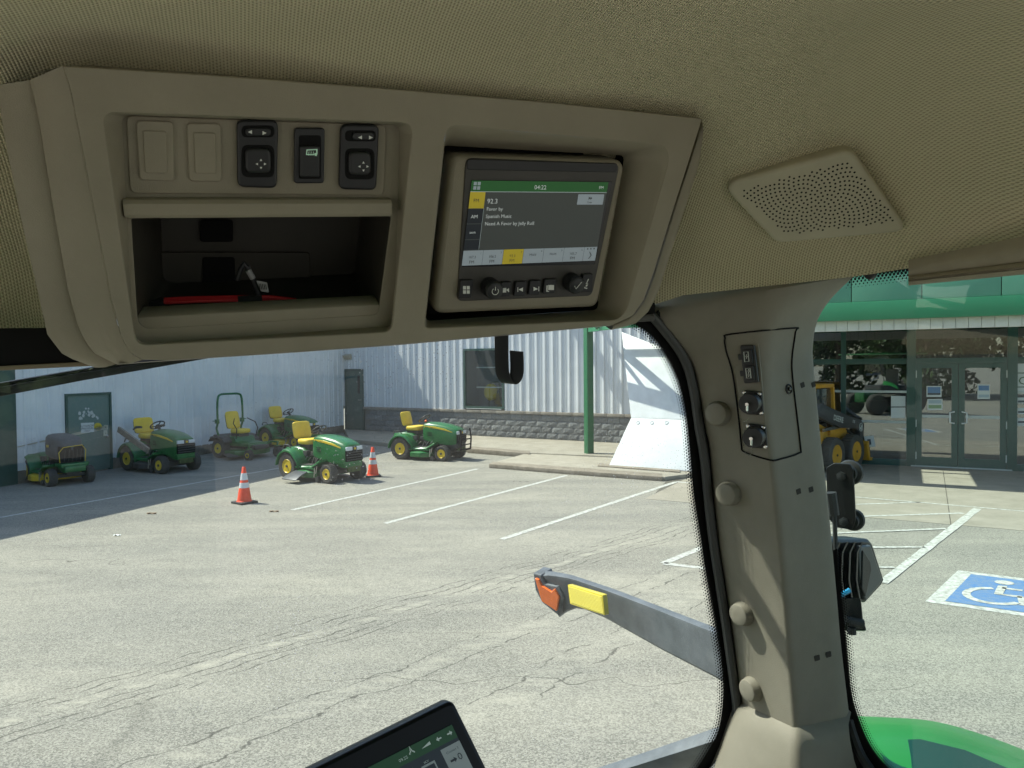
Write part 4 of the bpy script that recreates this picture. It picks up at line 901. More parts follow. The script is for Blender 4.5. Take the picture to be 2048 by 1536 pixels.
gl_line((-400, 1106), (567, 935), .10); gl_line((567, 935), (760, 905), .08)
gl_line((1327, 1127), (1420, 1089), .11); gl_line((1327, 1127), (1460, 1143), .11)

# ---- concrete --------------------------------------------------------
def conc(name, a, b, s=2.0):
    m, nt, N, L, bs = nodes(name); bs.inputs['Roughness'].default_value = .9; bs.inputs['Specular IOR Level'].default_value = .2
    tc = N.new('ShaderNodeNewGeometry'); out = None
    n1 = N.new('ShaderNodeTexNoise'); n1.inputs['Scale'].default_value = s; n1.inputs['Detail'].default_value = 9; n1.inputs['Roughness'].default_value = .68; L.new(tc.outputs['Position'], n1.inputs['Vector'])
    rp = N.new('ShaderNodeValToRGB'); rp.color_ramp.elements[0].position = .33; rp.color_ramp.elements[1].position = .68; rp.color_ramp.elements[0].color = (*a, 1); rp.color_ramp.elements[1].color = (*b, 1)
    L.new(n1.outputs['Fac'], rp.inputs['Fac']); L.new(rp.outputs['Color'], bs.inputs['Base Color'])
    n2 = N.new('ShaderNodeTexNoise'); n2.inputs['Scale'].default_value = 60; L.new(tc.outputs['Position'], n2.inputs['Vector'])
    bp = N.new('ShaderNodeBump'); bp.inputs['Strength'].default_value = .12; bp.inputs['Distance'].default_value = .003; L.new(n2.outputs['Fac'], bp.inputs['Height']); L.new(bp.outputs['Normal'], bs.inputs['Normal'])
    return m
M_CONC = conc('concrete', (.27, .245, .195), (.36, .33, .27)); M_KERB = conc('kerb_concrete', (.17, .145, .11), (.29, .255, .205), 5); M_SLAB = conc('slab_concrete', (.25, .228, .182), (.335, .305, .25))
CZ = .13
def gpoly(name, pts, z0, z1, m, parent=None, bevel=0):
    mb = MB(); mb.loft([[V((p.x, p.y, z0)) for p in pts], [V((p.x, p.y, z1)) for p in pts]]); o = mb.build(name, m, parent, bevel)
    if parent is None: struct(o)
    return o
# walls' ground lines
W_L0 = G(222, 938); W_C = V((-7.05, 28.6, 0)); dl = (W_C - W_L0).normalized(); W_LA = W_L0 - dl * 9.0
B_A = V((-1.67, 26.35, 0)); B_B = V((3.33, 23.3, 0)); db = (B_B - B_A).normalized(); 
W_C = B_A - db * 5.9; W_C = V((W_C.x, W_C.y, 0)); dl = (W_C - W_L0).normalized(); W_LA = W_L0 - dl * 9.0
BACK = Pl(V((W_C.x, W_C.y, 0)), db, V((0, 0, -1))); LEFT = Pl(V((W_LA.x, W_LA.y, 0)), dl, V((0, 0, -1)))
S_0 = V((9.88, 18.46, 0)); ds = V((.893, -.45, 0)).normalized(); SF = Pl(S_0, ds, V((0, 0, -1)))
nb = BACK.n
# sidewalk along the back wall, apron, paving by the entrance
kf = [G(700, 886), G(770, 893), G(940, 905), G(1055, 914)]
gpoly('sidewalk', [W_C, W_C + db * 13.5, W_C + db * 13.5 + nb * 3.2, kf[3], kf[2], kf[1], kf[0]], 0, CZ, M_CONC, None, .015)
gpoly('entrance_apron', [G(980, 934), G(1056, 912, .0), G(1140, 893), G(1420, 906), G(1420, 950), G(1330, 962), G(1150, 947)], 0, .095, M_CONC, None, .02)
gpoly('kerb', [G(978, 936), G(985, 931), G(1150, 943), G(1325, 956), G(1325, 963), G(1150, 950)], 0, .105, M_KERB, None, .02)
gpoly('ramp_edge', [G(1195, 941), G(1198, 936), G(1360, 948), G(1360, 954)], .09, .125, M_KERB, None, .01)
gpoly('kerb', [G(935, 906), G(938, 901), G(1060, 911), G(1060, 916)], 0, CZ + .004, M_KERB, None, .01)
# entrance paving, slab by slab
pv = []
e_a = G(1340, 963); e_b = G(2300, 1100)
ux = (G(2048, 1080) - G(1700, 1049)).normalized(); uy = V((-ux.y, ux.x, 0)); o0_ = G(1350, 1003)
pave = mb = MB(); mb.add([V((p.x, p.y, .002)) for p in (o0_ - ux * .5, o0_ + ux * 14, o0_ + ux * 14 + uy * 9, o0_ + uy * 5.2 - ux * 1.4)], [(0, 1, 2, 3)])
pave = mb.build('entrance_paving', mat('joint_dark', (.10, .09, .07), .9), None, recalc=False); struct(pave)
for i in range(-1, 6):
    for j in range(0, 4):
        a0_, a1_ = -.6 + i * 2.55, -.6 + i * 2.55 + 2.535; b0_, b1_ = j * 1.85, j * 1.85 + 1.84
        c_ = o0_ + ux * (a0_ + a1_) / 2 + uy * (b0_ + b1_) / 2
        if c_.x < G(1340, 963).x - .3: continue
        mb = MB(); mb.loft([[V((*(o0_ + ux * a + uy * b_).xy, z)) for a, b_ in ((a0_, b0_), (a1_, b0_), (a1_, b1_), (a0_, b1_))] for z in (.001, .0055)]); mb.build('paving_slab', M_SLAB, pave)
def pl_line(a, b, wd): return gl_line(a, b, wd, z=.009)
for a, b, w_ in (((1690, 993), (2200, 1036), .075), ((1955, 1018), (1765, 1167), .125), ((1640, 1012), (1840, 1005), .075), ((1640, 1036), (1927, 1027), .085), ((1600, 1070), (1893, 1058), .085), ((1640, 1096), (1850, 1095), .085), ((1660, 1133), (1790, 1136), .075), ((1352, 964), (1470, 975), .10)): pl_line(a, b, w_)
# wheelchair bay marking
q0 = G(1850, 1204); qx = G(2048, 1233) - q0; qx = V((qx.x, qx.y, 0)); qy = G(1916, 1141) - q0; qy = V((qy.x, qy.y, 0)); sz = qy.length; ex = qx.normalized(); ey = qy.normalized()
def hq(a, b, z): q = q0 + ex * (a * sz) + ey * (b * sz); return V((q.x, q.y, z))
def hpoly(name, pts, z, m): mb = MB(); mb.add([hq(a, b, z) for a, b in pts], [tuple(range(len(pts)))]); return mb.build(name, m, asph, recalc=False)
hpoly('bay_border', [(0, 0), (.70, 0), (.70, 1), (0, 1)], .004, M_LINE); hpoly('bay_blue', [(.10, .08), (.60, .08), (.60, .92), (.10, .92)], .008, mat('blue_road_paint', (.05, .155, .36), .85, var=.10, vscale=14, dirt=(.15, .22, .32)))
def hst(pts, w0): 
    mb = MB(); r = []
    for i, p in enumerate(pts):
        a = V(pts[max(i - 1, 0)]); b = V(pts[min(i + 1, len(pts) - 1)]); t = (b - a).normalized(); nn = V((-t.y, t.x)) * w0 / 2; r.append([hq(p[0] - nn.x, p[1] - nn.y, .012), hq(p[0] + nn.x, p[1] + nn.y, .012)])
    mb.grid(r); return mb.build('wheelchair_symbol', M_LINE, asph, recalc=False)
hpoly('wheelchair_symbol', [(.33 + .06 * math.cos(k * math.pi / 8), .78 + .06 * math.sin(k * math.pi / 8)) for k in range(16)], .012, M_LINE)
hst([(.335, .68), (.345, .44), (.48, .44)], .055); hst([(.34, .62), (.46, .62)], .04); hst([(.475, .45), (.515, .24), (.56, .26)], .05)
hst([(.335 + .165 * math.cos(math.radians(a)), .38 + .20 * math.sin(math.radians(a))) for a in range(105, 345, 15)], .05)

# ---- corrugated buildings -------------------------------------------
def siding(name, c0, c1): return mat(name, c0, .5, var=.05, vscale=1.2, dirt=c1, spec=.4)
M_SID = siding('white_siding', (.74, .755, .76), (.66, .68, .69)); M_SID2 = siding('white_siding_back', (.70, .715, .73), (.62, .645, .665))
def panels(pl, L0, L1, z0, z1, wdt, rib, openings, m, root, amp):
    cuts = sorted(set([L0, L1] + [x for o in openings for x in o[:2] if L0 < x < L1] + [L0 + i * wdt for i in range(1, int((L1 - L0) / wdt) + 1)]))
    cuts = [c for i, c in enumerate(cuts) if i == 0 or c - cuts[i - 1] > .02]
    for a, b in zip(cuts, cuts[1:]):
        spans = [(z0, z1)]
        for o in openings:
            if a >= o[0] - .02 and b <= o[1] + .02: spans = [(z0, o[2]), (o[3], z1)]
        for s0, s1 in spans:
            if s1 - s0 < .03: continue
            xs_ = [a]; x = math.ceil((a + 1e-6) / rib) * rib
            pts = [(a, 0)]
            while x < b:
                for dx, h in ((-.045, 0), (-.02, amp), (.02, amp), (.045, 0)):
                    if a < x + dx < b: pts.append((x + dx, h))
                mid_ = x + rib / 2
                if a < mid_ - .015 and mid_ + .015 < b: pts += [(mid_ - .015, 0), (mid_, amp * .35), (mid_ + .015, 0)]
                x += rib
            pts.append((b - .004, 0)); mb = MB(); mb.grid([[pl.at(u, s0, k) for u, k in pts], [pl.at(u, s1, k) for u, k in pts]]); mb.build('siding_panel', m, root, angle=15)
def frame_box(mb, pl, a0, a1, z0, z1, k0, k1):
    mb.loft([[pl.at(a0, z0, k), pl.at(a1, z0, k), pl.at(a1, z1, k), pl.at(a0, z1, k)] for k in (k0, k1)]); return mb
# left warehouse
WH = 6.5
wh = thing('metal_warehouse', 'tall white corrugated metal warehouse in shade along the left', 'building', W_LA)
LL = (W_C - W_LA).length
dA, dZ1 = LEFT.st(129, 793); dB, _ = LEFT.st(221, 790); dZ1 = LEFT.st(175, 786)[1]
panels(LEFT, 0, LL, .28, WH, .92, .305, [(dA, dB, .05, dZ1)], M_SID, wh, .022)
mb = MB(); frame_box(mb, LEFT, 0, dA, 0, .29, -.2, .012); mb.build('concrete_base', M_KERB, wh, .01); mb = MB(); frame_box(mb, LEFT, dB, LL, 0, .29, -.2, .012); mb.build('concrete_base', M_KERB, wh, .01)
dr_ = MB(); frame_box(dr_, LEFT, dA + .06, dB - .06, .03, dZ1 - .06, -.08, .01); d_ = dr_.build('door', mat('weathered_green_door', (.085, .145, .120), .55, var=.22, vscale=12, dirt=(.15, .20, .18)), wh, .004)
mb = MB(); frame_box(mb, LEFT, dA, dA + .06, 0, dZ1, -.08, .035); frame_box(mb, LEFT, dB - .06, dB, 0, dZ1, -.08, .035); frame_box(mb, LEFT, dA + .06, dB - .06, dZ1 - .06, dZ1, -.08, .035); mb.build('door_frame', M_DKGRN, d_)
x_, z_ = LEFT.st(213, 872); mb = MB(); mb.lathe([(.035, 0), (.035, .03), (.02, .05)], LEFT.at(x_, z_, .01), LEFT.n, 12); mb.build('door_handle', M_SILV, d_)
mb = MB()
for cxp, cyp in ((160, 832), (177, 822), (189, 834)):
    for i in range(7):
        u, v = LEFT.st(cxp + random.uniform(-7, 7), cyp + random.uniform(-8, 8)); r = random.uniform(.02, .07); k = random.randint(5, 7)
        mb.add([LEFT.at(u + r * random.uniform(.5, 1) * math.cos(j * 6.283 / k), v + r * random.uniform(.5, 1) * math.sin(j * 6.283 / k), .014 + i * .0006) for j in range(k)], [tuple(range(k))])
mb.build('peeling_paint', mat('peeled_white', (.5, .52, .5), .8), d_, recalc=False)
a_, z_ = LEFT.st(18, 800); mb = MB(); frame_box(mb, LEFT, a_ - .55, a_ + .12, 0, WH, -.05, .06); mb.build('green_corner_trim', M_DKGRN, wh, .01)
a_ = LEFT.st(508, 800)[0]; mb = MB(); frame_box(mb, LEFT, a_ - .03, a_ + .03, .3, WH, -.02, .028); mb.build('joint_strip', M_SID, wh)
# roof body so the wall has depth
mb = MB(); mb.loft([[LEFT.at(0, z, -.10), LEFT.at(LL, z, -.10), LEFT.at(LL, z, -9), LEFT.at(0, z, -9)] for z in (0, WH - .05)]); mb.build('wall_body', M_SID, wh)
mb = MB(); mb.loft([[LEFT.at(-.2, z, .14), LEFT.at(LL + .0, z, .14), LEFT.at(LL, z, -9.2), LEFT.at(-.2, z, -9.2)] for z in (WH, WH + .12)]); mb.build('eave', M_DKGRN, wh)
def sign(name, label, cat, pl, q, k, m, lines, hpx, ink, roundr=0.0):
    c = pl.px(sum(x for x, y in q) / len(q), max(y for x, y in q), k); s = thing(name, label, cat, c)
    slab('sign_plate', pl, q, roundr, k, .004, m, s, .0005)
    for t, x, y in lines: text('lettering', pl, t, x, y, hpx, k + .002, ink, s, 'CENTER')
    return s
INKD = mat('sign_ink', (.03, .035, .04), .6); WHT = mat('sign_white', (.62, .64, .62), .5, var=.06, vscale=20)
LEFTD = Pl(LEFT.at(0, 0, .013), LEFT.h, V((0, 0, -1)))
sign('warning_sign', 'small white rectangular authorized personnel only sign on the green warehouse door', 'sign', LEFTD, [(162, 846), (188, 845), (188, 864), (162, 866)], .008, WHT, (('AUTHORIZED', 175, 853.5), ('PERSONNEL', 175, 858.5), ('ONLY', 175, 863.5)), 3.6, INKD)
sign('round_sign', 'round yellow sticker beside the white sign on the warehouse door', 'sign', LEFTD, circ(196, 853.5, 8, 8, 14), .006, mat('sticker_yellow', (.60, .45, .03), .5), (('STOP', 196, 855), ), 3.5, INKD)
sign('door_notice', 'upper small cream notice near the edge of the warehouse door', 'notice', LEFTD, rect(208, 850, 216, 859), .006, mat('cream', (.55, .53, .42), .6), (('AL', 212, 857), ), 3.5, INKD)
sign('door_notice', 'lower small pale notice near the edge of the warehouse door', 'notice', LEFTD, rect(207, 860, 215, 872), .006, mat('cream', (.55, .53, .42), .6), (('A', 211, 868), ), 3.5, INKD)

# back building
BH = 6.0; BL = 15.0; capz = BACK.st(1100, 824)[1]
bb = thing('workshop_building', 'white corrugated workshop wall on a grey split-face block base', 'building', W_C)
wA, wZ0 = BACK.st(929, 815); wB = BACK.st(1009, 815)[0]; wZ1 = BACK.st(968, 697)[1]; wZ0 = capz + .06
eA, eZ1 = BACK.st(690, 738); eB = BACK.st(727, 738)[0]
panels(BACK, 0, BL, capz, BH, .92, .305, [(wA, wB, capz, wZ1), (eA, eB, capz, eZ1)], M_SID2, bb, .034)
mb = MB(); mb.loft([[BACK.at(0, z, -.06), BACK.at(wA, z, -.06), BACK.at(wA, z, -.9), BACK.at(wB, z, -.9), BACK.at(wB, z, -.06), BACK.at(BL, z, -.06), BACK.at(BL, z, -8), BACK.at(0, z, -8)] for z in (0, wZ1 + .05)]); mb.build('wall_body', mat('inside_wall', (.16, .15, .12), .8), bb)
mb = MB(); frame_box(mb, BACK, 0, BL, wZ1 + .06, BH - .02, -8, -.06); mb.build('wall_body', M_SID2, bb)
mb = MB(); frame_box(mb, BACK, 0, wA, CZ, capz, -.3, -.05); frame_box(mb, BACK, wA, wB, CZ, capz, -.3, -.052); frame_box(mb, BACK, wB, BL, CZ, capz, -.3, -.05); mb.build('mortar_bed', mat('mortar', (.19, .185, .17), .95), bb)
M_BLOCK = [mat('split_block_%d' % i, tuple(c * f for c in (.20, .205, .20)), .95, var=.28, vscale=14, bump=.8, bscale=45) for i, f in enumerate((.9, 1.05, 1.2))]
bmesh_blocks = []
for s in range(5):                                             # five split-face blocks, shared by all courses
    mb = MB(); nx, nz = 6, 4; rr = random.Random(s)
    front = [[V((.005 + .39 * i / (nx - 1), .005 + .5 * 0 + .19 * j / (nz - 1), (.008 + rr.uniform(0, .016)) if 0 < i < nx - 1 and 0 < j < nz - 1 else .004)) for i in range(nx)] for j in range(nz)]
    mb.grid(front); 
    ring = [front[0][i] for i in range(nx)] + [front[j][-1] for j in range(1, nz)] + [front[-1][i] for i in range(nx - 2, -1, -1)] + [front[j][0] for j in range(nz - 2, 0, -1)]
    mb.loft([ring, [V((p.x, p.y, -.06)) for p in ring]], True, (False, False))
    me = bpy.data.meshes.new('block'); me.from_pydata([tuple(p) for p in mb.v], [], mb.f); me.materials.append(M_BLOCK[s % 3])
    bmesh_blocks.append(me)
ch_ = (capz - .10 - CZ) / 4
for c in range(4):
    off = .2 if c % 2 else 0; i = 0; x = -off
    while x < BL - .05:
        if not (eA - .40 < x < eB) and x > -.01:
            me = bmesh_blocks[(i * 3 + c * 2 + (i // 3)) % 5]; o = link('block', me, bb)
            o.matrix_local = MW[bb.name].inverted() @ BACK.mat() @ Matrix.Translation((x, CZ + c * ch_, 0)) @ Matrix.Diagonal((1, ch_ / .2, 1, 1))
        x += .4; i += 1
capm = conc('cap_stone', (.25, .22, .18), (.36, .33, .285), 6); x = 0
while x < BL:
    x1 = min(x + .6, BL); sp_ = [(x, x1)] if x1 <= eA or x >= eB else [(a, b) for a, b in ((x, min(x1, eA)), (max(x, eB), x1)) if b - a > .03]
    for a, b in sp_:
        mb = MB(); frame_box(mb, BACK, a + .004, b - .004, capz - .095, capz + .005, -.05, .055); mb.build('cap_stone', capm, bb, .008)
    x += .6
# steel door
mb = MB(); frame_box(mb, BACK, eA + .05, eB - .05, CZ + .01, eZ1 - .05, -.05, .004); d_ = mb.build('door', mat('green_steel_door', (.070, .125, .105), .5, var=.1, vscale=6), bb, .004)
mb = MB(); frame_box(mb, BACK, eA, eA + .05, CZ, eZ1, -.05, .035); frame_box(mb, BACK, eB - .05, eB, CZ, eZ1, -.05, .035); frame_box(mb, BACK, eA + .05, eB - .05, eZ1 - .05, eZ1, -.05, .035); mb.build('door_frame', M_DKGRN, d_)
a_, z1_ = BACK.st(717, 751); a2_, z2_ = BACK.st(720, 787); mb = MB(); frame_box(mb, BACK, a_ - .05, a_ + .07, z2_, z1_, .004, .012); mb.build('vision_pane', mat('dark_pane', (.012, .015, .016), .08), d_)
a_, z_ = BACK.st(726, 800); mb = MB(); mb.tube([BACK.at(a_ - .08, z_, .01), BACK.at(a_ - .08, z_, .06), BACK.at(a_ - .2, z_, .06)], .012, 8); mb.build('door_handle', M_SILV, d_)
a_, z_ = BACK.st(698, 714); mb = MB(); mb.loft([[BACK.at(a_ - .17, z, k) for z, k in ((z_ - .1, .03), (z_ - .1, .10), (z_ + .05, .2), (z_ + .12, .03))], [BACK.at(a_ + .17, z, k) for z, k in ((z_ - .1, .03), (z_ - .1, .10), (z_ + .05, .2), (z_ + .12, .03))]]); mb.build('wall_lamp', mat('lamp_cream', (.42, .38, .28), .5), bb, .01)
# window
M_PANE = glass_mat('shop_glass', (.72, .78, .74), .10, .02, 0, 1.0)
mb = MB(); t = .07
for a0, a1, z0, z1 in ((wA, wA + t, wZ0, wZ1), (wB - t, wB, wZ0, wZ1), (wA + t, wB - t, wZ0, wZ0 + t), (wA + t, wB - t, wZ1 - t, wZ1)): frame_box(mb, BACK, a0, a1, z0, z1, -.05, .045)
wf = mb.build('window', M_DKGRN, bb); mb = MB(); mb.add([BACK.at(wA + t, wZ0 + t, .0), BACK.at(wB - t, wZ0 + t, .0), BACK.at(wB - t, wZ1 - t, .0), BACK.at(wA + t, wZ1 - t, .0)], [(0, 1, 2, 3)]); mb.build('window_pane', M_PANE, wf, recalc=False)
for py in (735, 775):
    z_ = BACK.st(968, py)[1]; mb = MB(); frame_box(mb, BACK, wA + .35, wB - .1, z_ - .02, z_ + .02, -.30, -.26); mb.build('shelf_rail', mat('pale_rail', (.6, .62, .6), .4), wf)
mb = MB(); frame_box(mb, BACK, wA + .1, wB - .1, wZ0 - .02, wZ0, -.4, .06); mb.build('window_sill', mat('pale_rail', (.6, .62, .6), .4), wf)
rm = thing('displayed_machine', 'yellow and black machine dimly seen inside the workshop window', 'machine', BACK.at((wA + wB) / 2 + .3, wZ0, -.6))
mb = MB(); mb.sphere(BACK.at(wA + .75, wZ0 + .55, -.6), .26, 10, (1, .6, 1.2)); mb.build('hood', M_YEL, rm); mb = MB(); mb.lathe([(.1, -.1), (.42, -.1), (.42, .1), (.1, .1)], BACK.at(wA + 1.45, wZ0 + .4, -.6), BACK.n, 16); mb.build('wheel', M_TYRE, rm)
mb = MB(); frame_box(mb, BACK, 0, BL, BH, BH + .12, -8, .15); mb.build('eave', M_DKGRN, bb)

# ---- storefront -------------------------------------------------------
sfz = SF.st(1850, 660)[1]
SH = 4.2; sx = lambda x, y=820: SF.st(x, y)[0]; szz = lambda y, x=1850: SF.st(x, y)[1]
sf = thing('glass_storefront', 'green framed glass shop front with double entrance doors', 'shop front', S_0)
M_FR = mat('frame_green', (.028, .085, .070), .4, var=.06, vscale=5); M_FRL = mat('frame_edge_pale', (.50, .54, .52), .4)
M_SHOP = glass_mat('mirror_glass', (.36, .43, .41), .27, .012, 0, 4.0)
a0_, a1_ = sx(1480), sx(2300); bz = .02
zt = szz(722); zr1 = szz(783, 1750); zr2 = szz(843, 1750); zb = szz(918, 1750)
jl, jc, jr = sx(1822), sx(1916), sx(2024)
mull = [a0_, sx(1560), sx(1687), jl, jc, jr, sx(2150), a1_]
for i, a in enumerate(mull):
    w_ = .10 if a in (jl, jr) else (.06 if a != jc else .0)
    if not w_: continue
    mb = MB(); frame_box(mb, SF, a - w_, a + w_, 0, SH, -.08, .06); mb.build('mullion', M_FR, sf, .004)
for z, h, m, skip in ((zt, .07, M_FR, False), (SH - .08, .08, M_FR, False), (.08, .08, M_FR, True), (zr1, .028, M_FRL, True), (zr2, .028, M_FRL, True)):
    for a, b in zip(mull, mull[1:]):
        if skip and (a in (jl, jc)): continue
        if z == zt and a == jl: b = jr
        elif z == zt and a == jc: continue
        wa = .10 if a in (jl, jr) else .06; wb = .10 if b in (jl, jr) else .06
        mb = MB(); frame_box(mb, SF, a + wa + .002, b - wb - .002, z - h, z + h, -.06, .045); mb.build('rail', m, sf, .003)
for a, b in zip(mull, mull[1:]):
    if a in (jl, jc):
        if a == jl:
            mb = MB(); mb.add([SF.at(a, zt, 0), SF.at(jr, zt, 0), SF.at(jr, SH, 0), SF.at(a, SH, 0)], [(0, 1, 2, 3)]); mb.build('glass_pane', M_SHOP, sf, recalc=False)
        continue
    for z0, z1 in ((.08, zr2), (zr2, zr1), (zr1, zt), (zt, SH)):
        mb = MB(); mb.add([SF.at(a, z0, 0), SF.at(b, z0, 0), SF.at(b, z1, 0), SF.at(a, z1, 0)], [(0, 1, 2, 3)]); mb.build('glass_pane', M_SHOP, sf, recalc=False)
for s, (a, b) in enumerate(((jl + .105, jc - .006), (jc + .006, jr - .105))):
    mb = MB(); st_ = .13; zl, zh = .03, zt - .075
    frame_box(mb, SF, a, a + st_, zl, zh, -.04, .035); frame_box(mb, SF, b - st_, b, zl, zh, -.04, .035); frame_box(mb, SF, a + st_, b - st_, zl, zl + .22, -.04, .035); frame_box(mb, SF, a + st_, b - st_, zh - .10, zh, -.04, .035)
    dd = mb.build('entrance_door', M_FR, sf); mb = MB(); mb.add([SF.at(a + st_, zl + .22, 0), SF.at(b - st_, zl + .22, 0), SF.at(b - st_, zh - .1, 0), SF.at(a + st_, zh - .1, 0)], [(0, 1, 2, 3)]); mb.build('door_pane', M_SHOP, dd, recalc=False)
    zp = szz(833, 1900); mb = MB(); frame_box(mb, SF, a + st_ + .01, b - st_ - .01, zp - .035, zp + .035, -.02, .03); mb.build('push_bar', M_FRL, dd)
    ah = jc - .085 if s == 0 else jc + .085; sg_ = -1 if s == 0 else 1; zp2 = szz(835, 1915)
    mb = MB(); mb.tube([SF.at(ah, zp2 + .14, .03), SF.at(ah + sg_ * .0, zp2 + .14, .09), SF.at(ah + sg_ * .09, zp2 + .12, .10), SF.at(ah + sg_ * .09, zp2 - .12, .10), SF.at(ah, zp2 - .14, .09), SF.at(ah, zp2 - .14, .03)], .018, 8); mb.build('pull_handle', mat('handle_white', (.75, .77, .76), .3), dd)
    for zz in (zl + .25, zl + 1.05, zh - .25):
        ax_ = a - .0 if s == 0 else b; mb = MB(); frame_box(mb, SF, ax_ - .018, ax_ + .018, zz - .09, zz + .09, .03, .055); mb.build('hinge', M_FRL, dd)
mb = MB(); frame_box(mb, SF, jl, jr, .012, .035, -.1, .12); mb.build('threshold', M_FRL, sf)
# dark room behind
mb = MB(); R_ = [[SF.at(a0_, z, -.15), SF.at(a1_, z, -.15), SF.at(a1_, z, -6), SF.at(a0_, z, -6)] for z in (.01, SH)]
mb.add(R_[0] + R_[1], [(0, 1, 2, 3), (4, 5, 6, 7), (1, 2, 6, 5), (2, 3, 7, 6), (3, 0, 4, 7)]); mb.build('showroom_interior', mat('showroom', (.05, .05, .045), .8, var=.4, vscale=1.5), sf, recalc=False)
for i, (x, wd_, h_, dp) in enumerate(((1700, .9, 1.1, -2.0), (1745, .7, 1.5, -3.0), (1800, .8, 1.0, -2.4))):
    a_ = sx(x); s_ = thing('shop_display', ('low wide', 'tall brown', 'short square')[i] + ' dim display stand inside the shop front', 'display stand', SF.at(a_, .02, dp), 0)
    mb = MB(); frame_box(mb, SF, a_ - wd_ / 2, a_ + wd_ / 2, .02, h_, dp - .4, dp); mb.build('stand', mat('brown_display', (.16, .11, .06), .7, var=.4, vscale=3), s_, .02); mb = MB(); frame_box(mb, SF, a_ - wd_ / 3, a_ + wd_ / 3, h_ + .004, h_ + .35, dp - .35, dp - .1); mb.build('goods', mat('green_goods', (.05, .16, .07), .6, var=.5, vscale=4), s_, .03)
def paper(label, q, m, bands=()):
    s = thing('paper_notice', label, 'notice', SF.px(q[0][0], q[2][1], .012)); slab('sheet', SF, q, 0, .012, .003, m, s, .0003)
    for qq, mm in bands: flat('print', SF, [qq], .014, mm, s)
M_PAP = mat('paper_white', (.62, .66, .66), .7); M_PBL = mat('print_blue', (.10, .22, .42), .6); M_PGR = mat('print_green', (.22, .34, .18), .6)
paper('upper white sheet taped inside the window left of the doors', rect(1782, 792, 1811, 813), M_PAP); paper('lower white sheet taped inside the window left of the doors', rect(1782, 815, 1811, 836), M_PAP)
paper('blue landscape poster on the left entrance door', rect(1853, 772, 1883, 794), M_PAP, [(rect(1855, 774, 1881, 786), M_PBL), (rect(1855, 786, 1881, 790), mat('print_dark', (.05, .07, .09), .6))])
paper('pale green landscape poster below the blue one on the left door', rect(1855, 798, 1885, 820), M_PAP, [(rect(1857, 810, 1883, 817), M_PGR), (rect(1857, 800, 1883, 807), mat('print_sky', (.36, .46, .52), .6))])
paper('blue and white poster on the right entrance door', rect(1955, 769, 1980, 798), M_PAP, [(rect(1957, 771, 1978, 781), M_PBL), (rect(1957, 789, 1978, 795), mat('print_sky', (.36, .46, .52), .6))])
s = thing('large_window_decal', 'large white decal with a green letter C in the far right shop window', 'decal', SF.px(2040, 785, .012)); slab('decal_sheet', SF, rect(2028, 727, 2075, 784), 0, .012, .003, M_PAP, s, .0003); text('lettering', SF, 'CL', 2036, 769, 16, .015, mat('ink_green', (.04, .12, .05), .6), s); flat('ruled_lines', SF, [rect(2034, 745, 2070, 747), rect(2034, 773, 2070, 775)], .015, MATS['ink_green'], s)
for i, y in enumerate((795, 816, 836)): paper(('top', 'middle', 'bottom')[i] + ' small label of three in the far right shop window', rect(2034, y, 2062, y + 12), M_PAP, [(rect(2036, y + 6, 2060, y + 10), mat('print_dark', (.05, .07, .09), .6))])
s = thing('card_display', 'small white card with dark picture standing behind the shop window', 'card', SF.px(1740, 896, .03)); slab('card', SF, [(1728, 873), (1747, 871), (1751, 893), (1732, 895)], 0, .03, .005, M_PAP, s, .0005); flat('picture', SF, [[(1734, 879), (1741, 878), (1743, 889), (1737, 890)]], .032, mat('print_dark', (.05, .07, .09), .6), s)

# ---- entrance canopy ---------------------------------------------------
C_0 = V((10.0, 14.1, 0)); CAN = Pl(C_0, V((.882, -.47, 0)), V((0, 0, -1)))
ca = thing('entrance_canopy', 'green fascia canopy with white corrugated underside over the entrance', 'canopy', C_0)
zf0 = CAN.st(1850, 636)[1]; zf1 = CAN.st(1850, 598)[1]; zf2 = zf1 + 1.5; cL = CAN.st(1240, 670)[0]; cR = CAN.st(2500, 640)[0]
mb = MB(); frame_box(mb, CAN, cL, cR, zf0, zf1, -.14, .03); mb.build('lower_band', mat('band_green', (.035, .205, .095), .4, var=.05, vscale=3), ca, .01)
M_FAS = mat('fascia_green', (.10, .28, .19), .35, var=.06, vscale=2)
xs_ = [cL] + [CAN.st(x, 560)[0] for x in (1330, 1480, 1703, 1844, 2003)] + [CAN.st(2003, 560)[0] + 1.9 * i for i in (1, 2)] + [cR]
for a, b in zip(xs_, xs_[1:]):
    if b - a > .1: mb = MB(); frame_box(mb, CAN, a + .008, b - .008, zf1 + .004, zf2, -.10, .004); mb.build('fascia_panel', M_FAS, ca, .006)
ztr = CAN.st(1850, 658, -.12)[1]; x = CAN.st(1500, 658)[0]
while x < cR:
    mb = MB(); frame_box(mb, CAN, x + .004, min(x + .218, cR), ztr, zf0 + .02, -.24, -.145); mb.build('soffit_strip', mat('soffit_white', (.60, .58, .52), .6, var=.06, vscale=6), ca, .006); x += .22
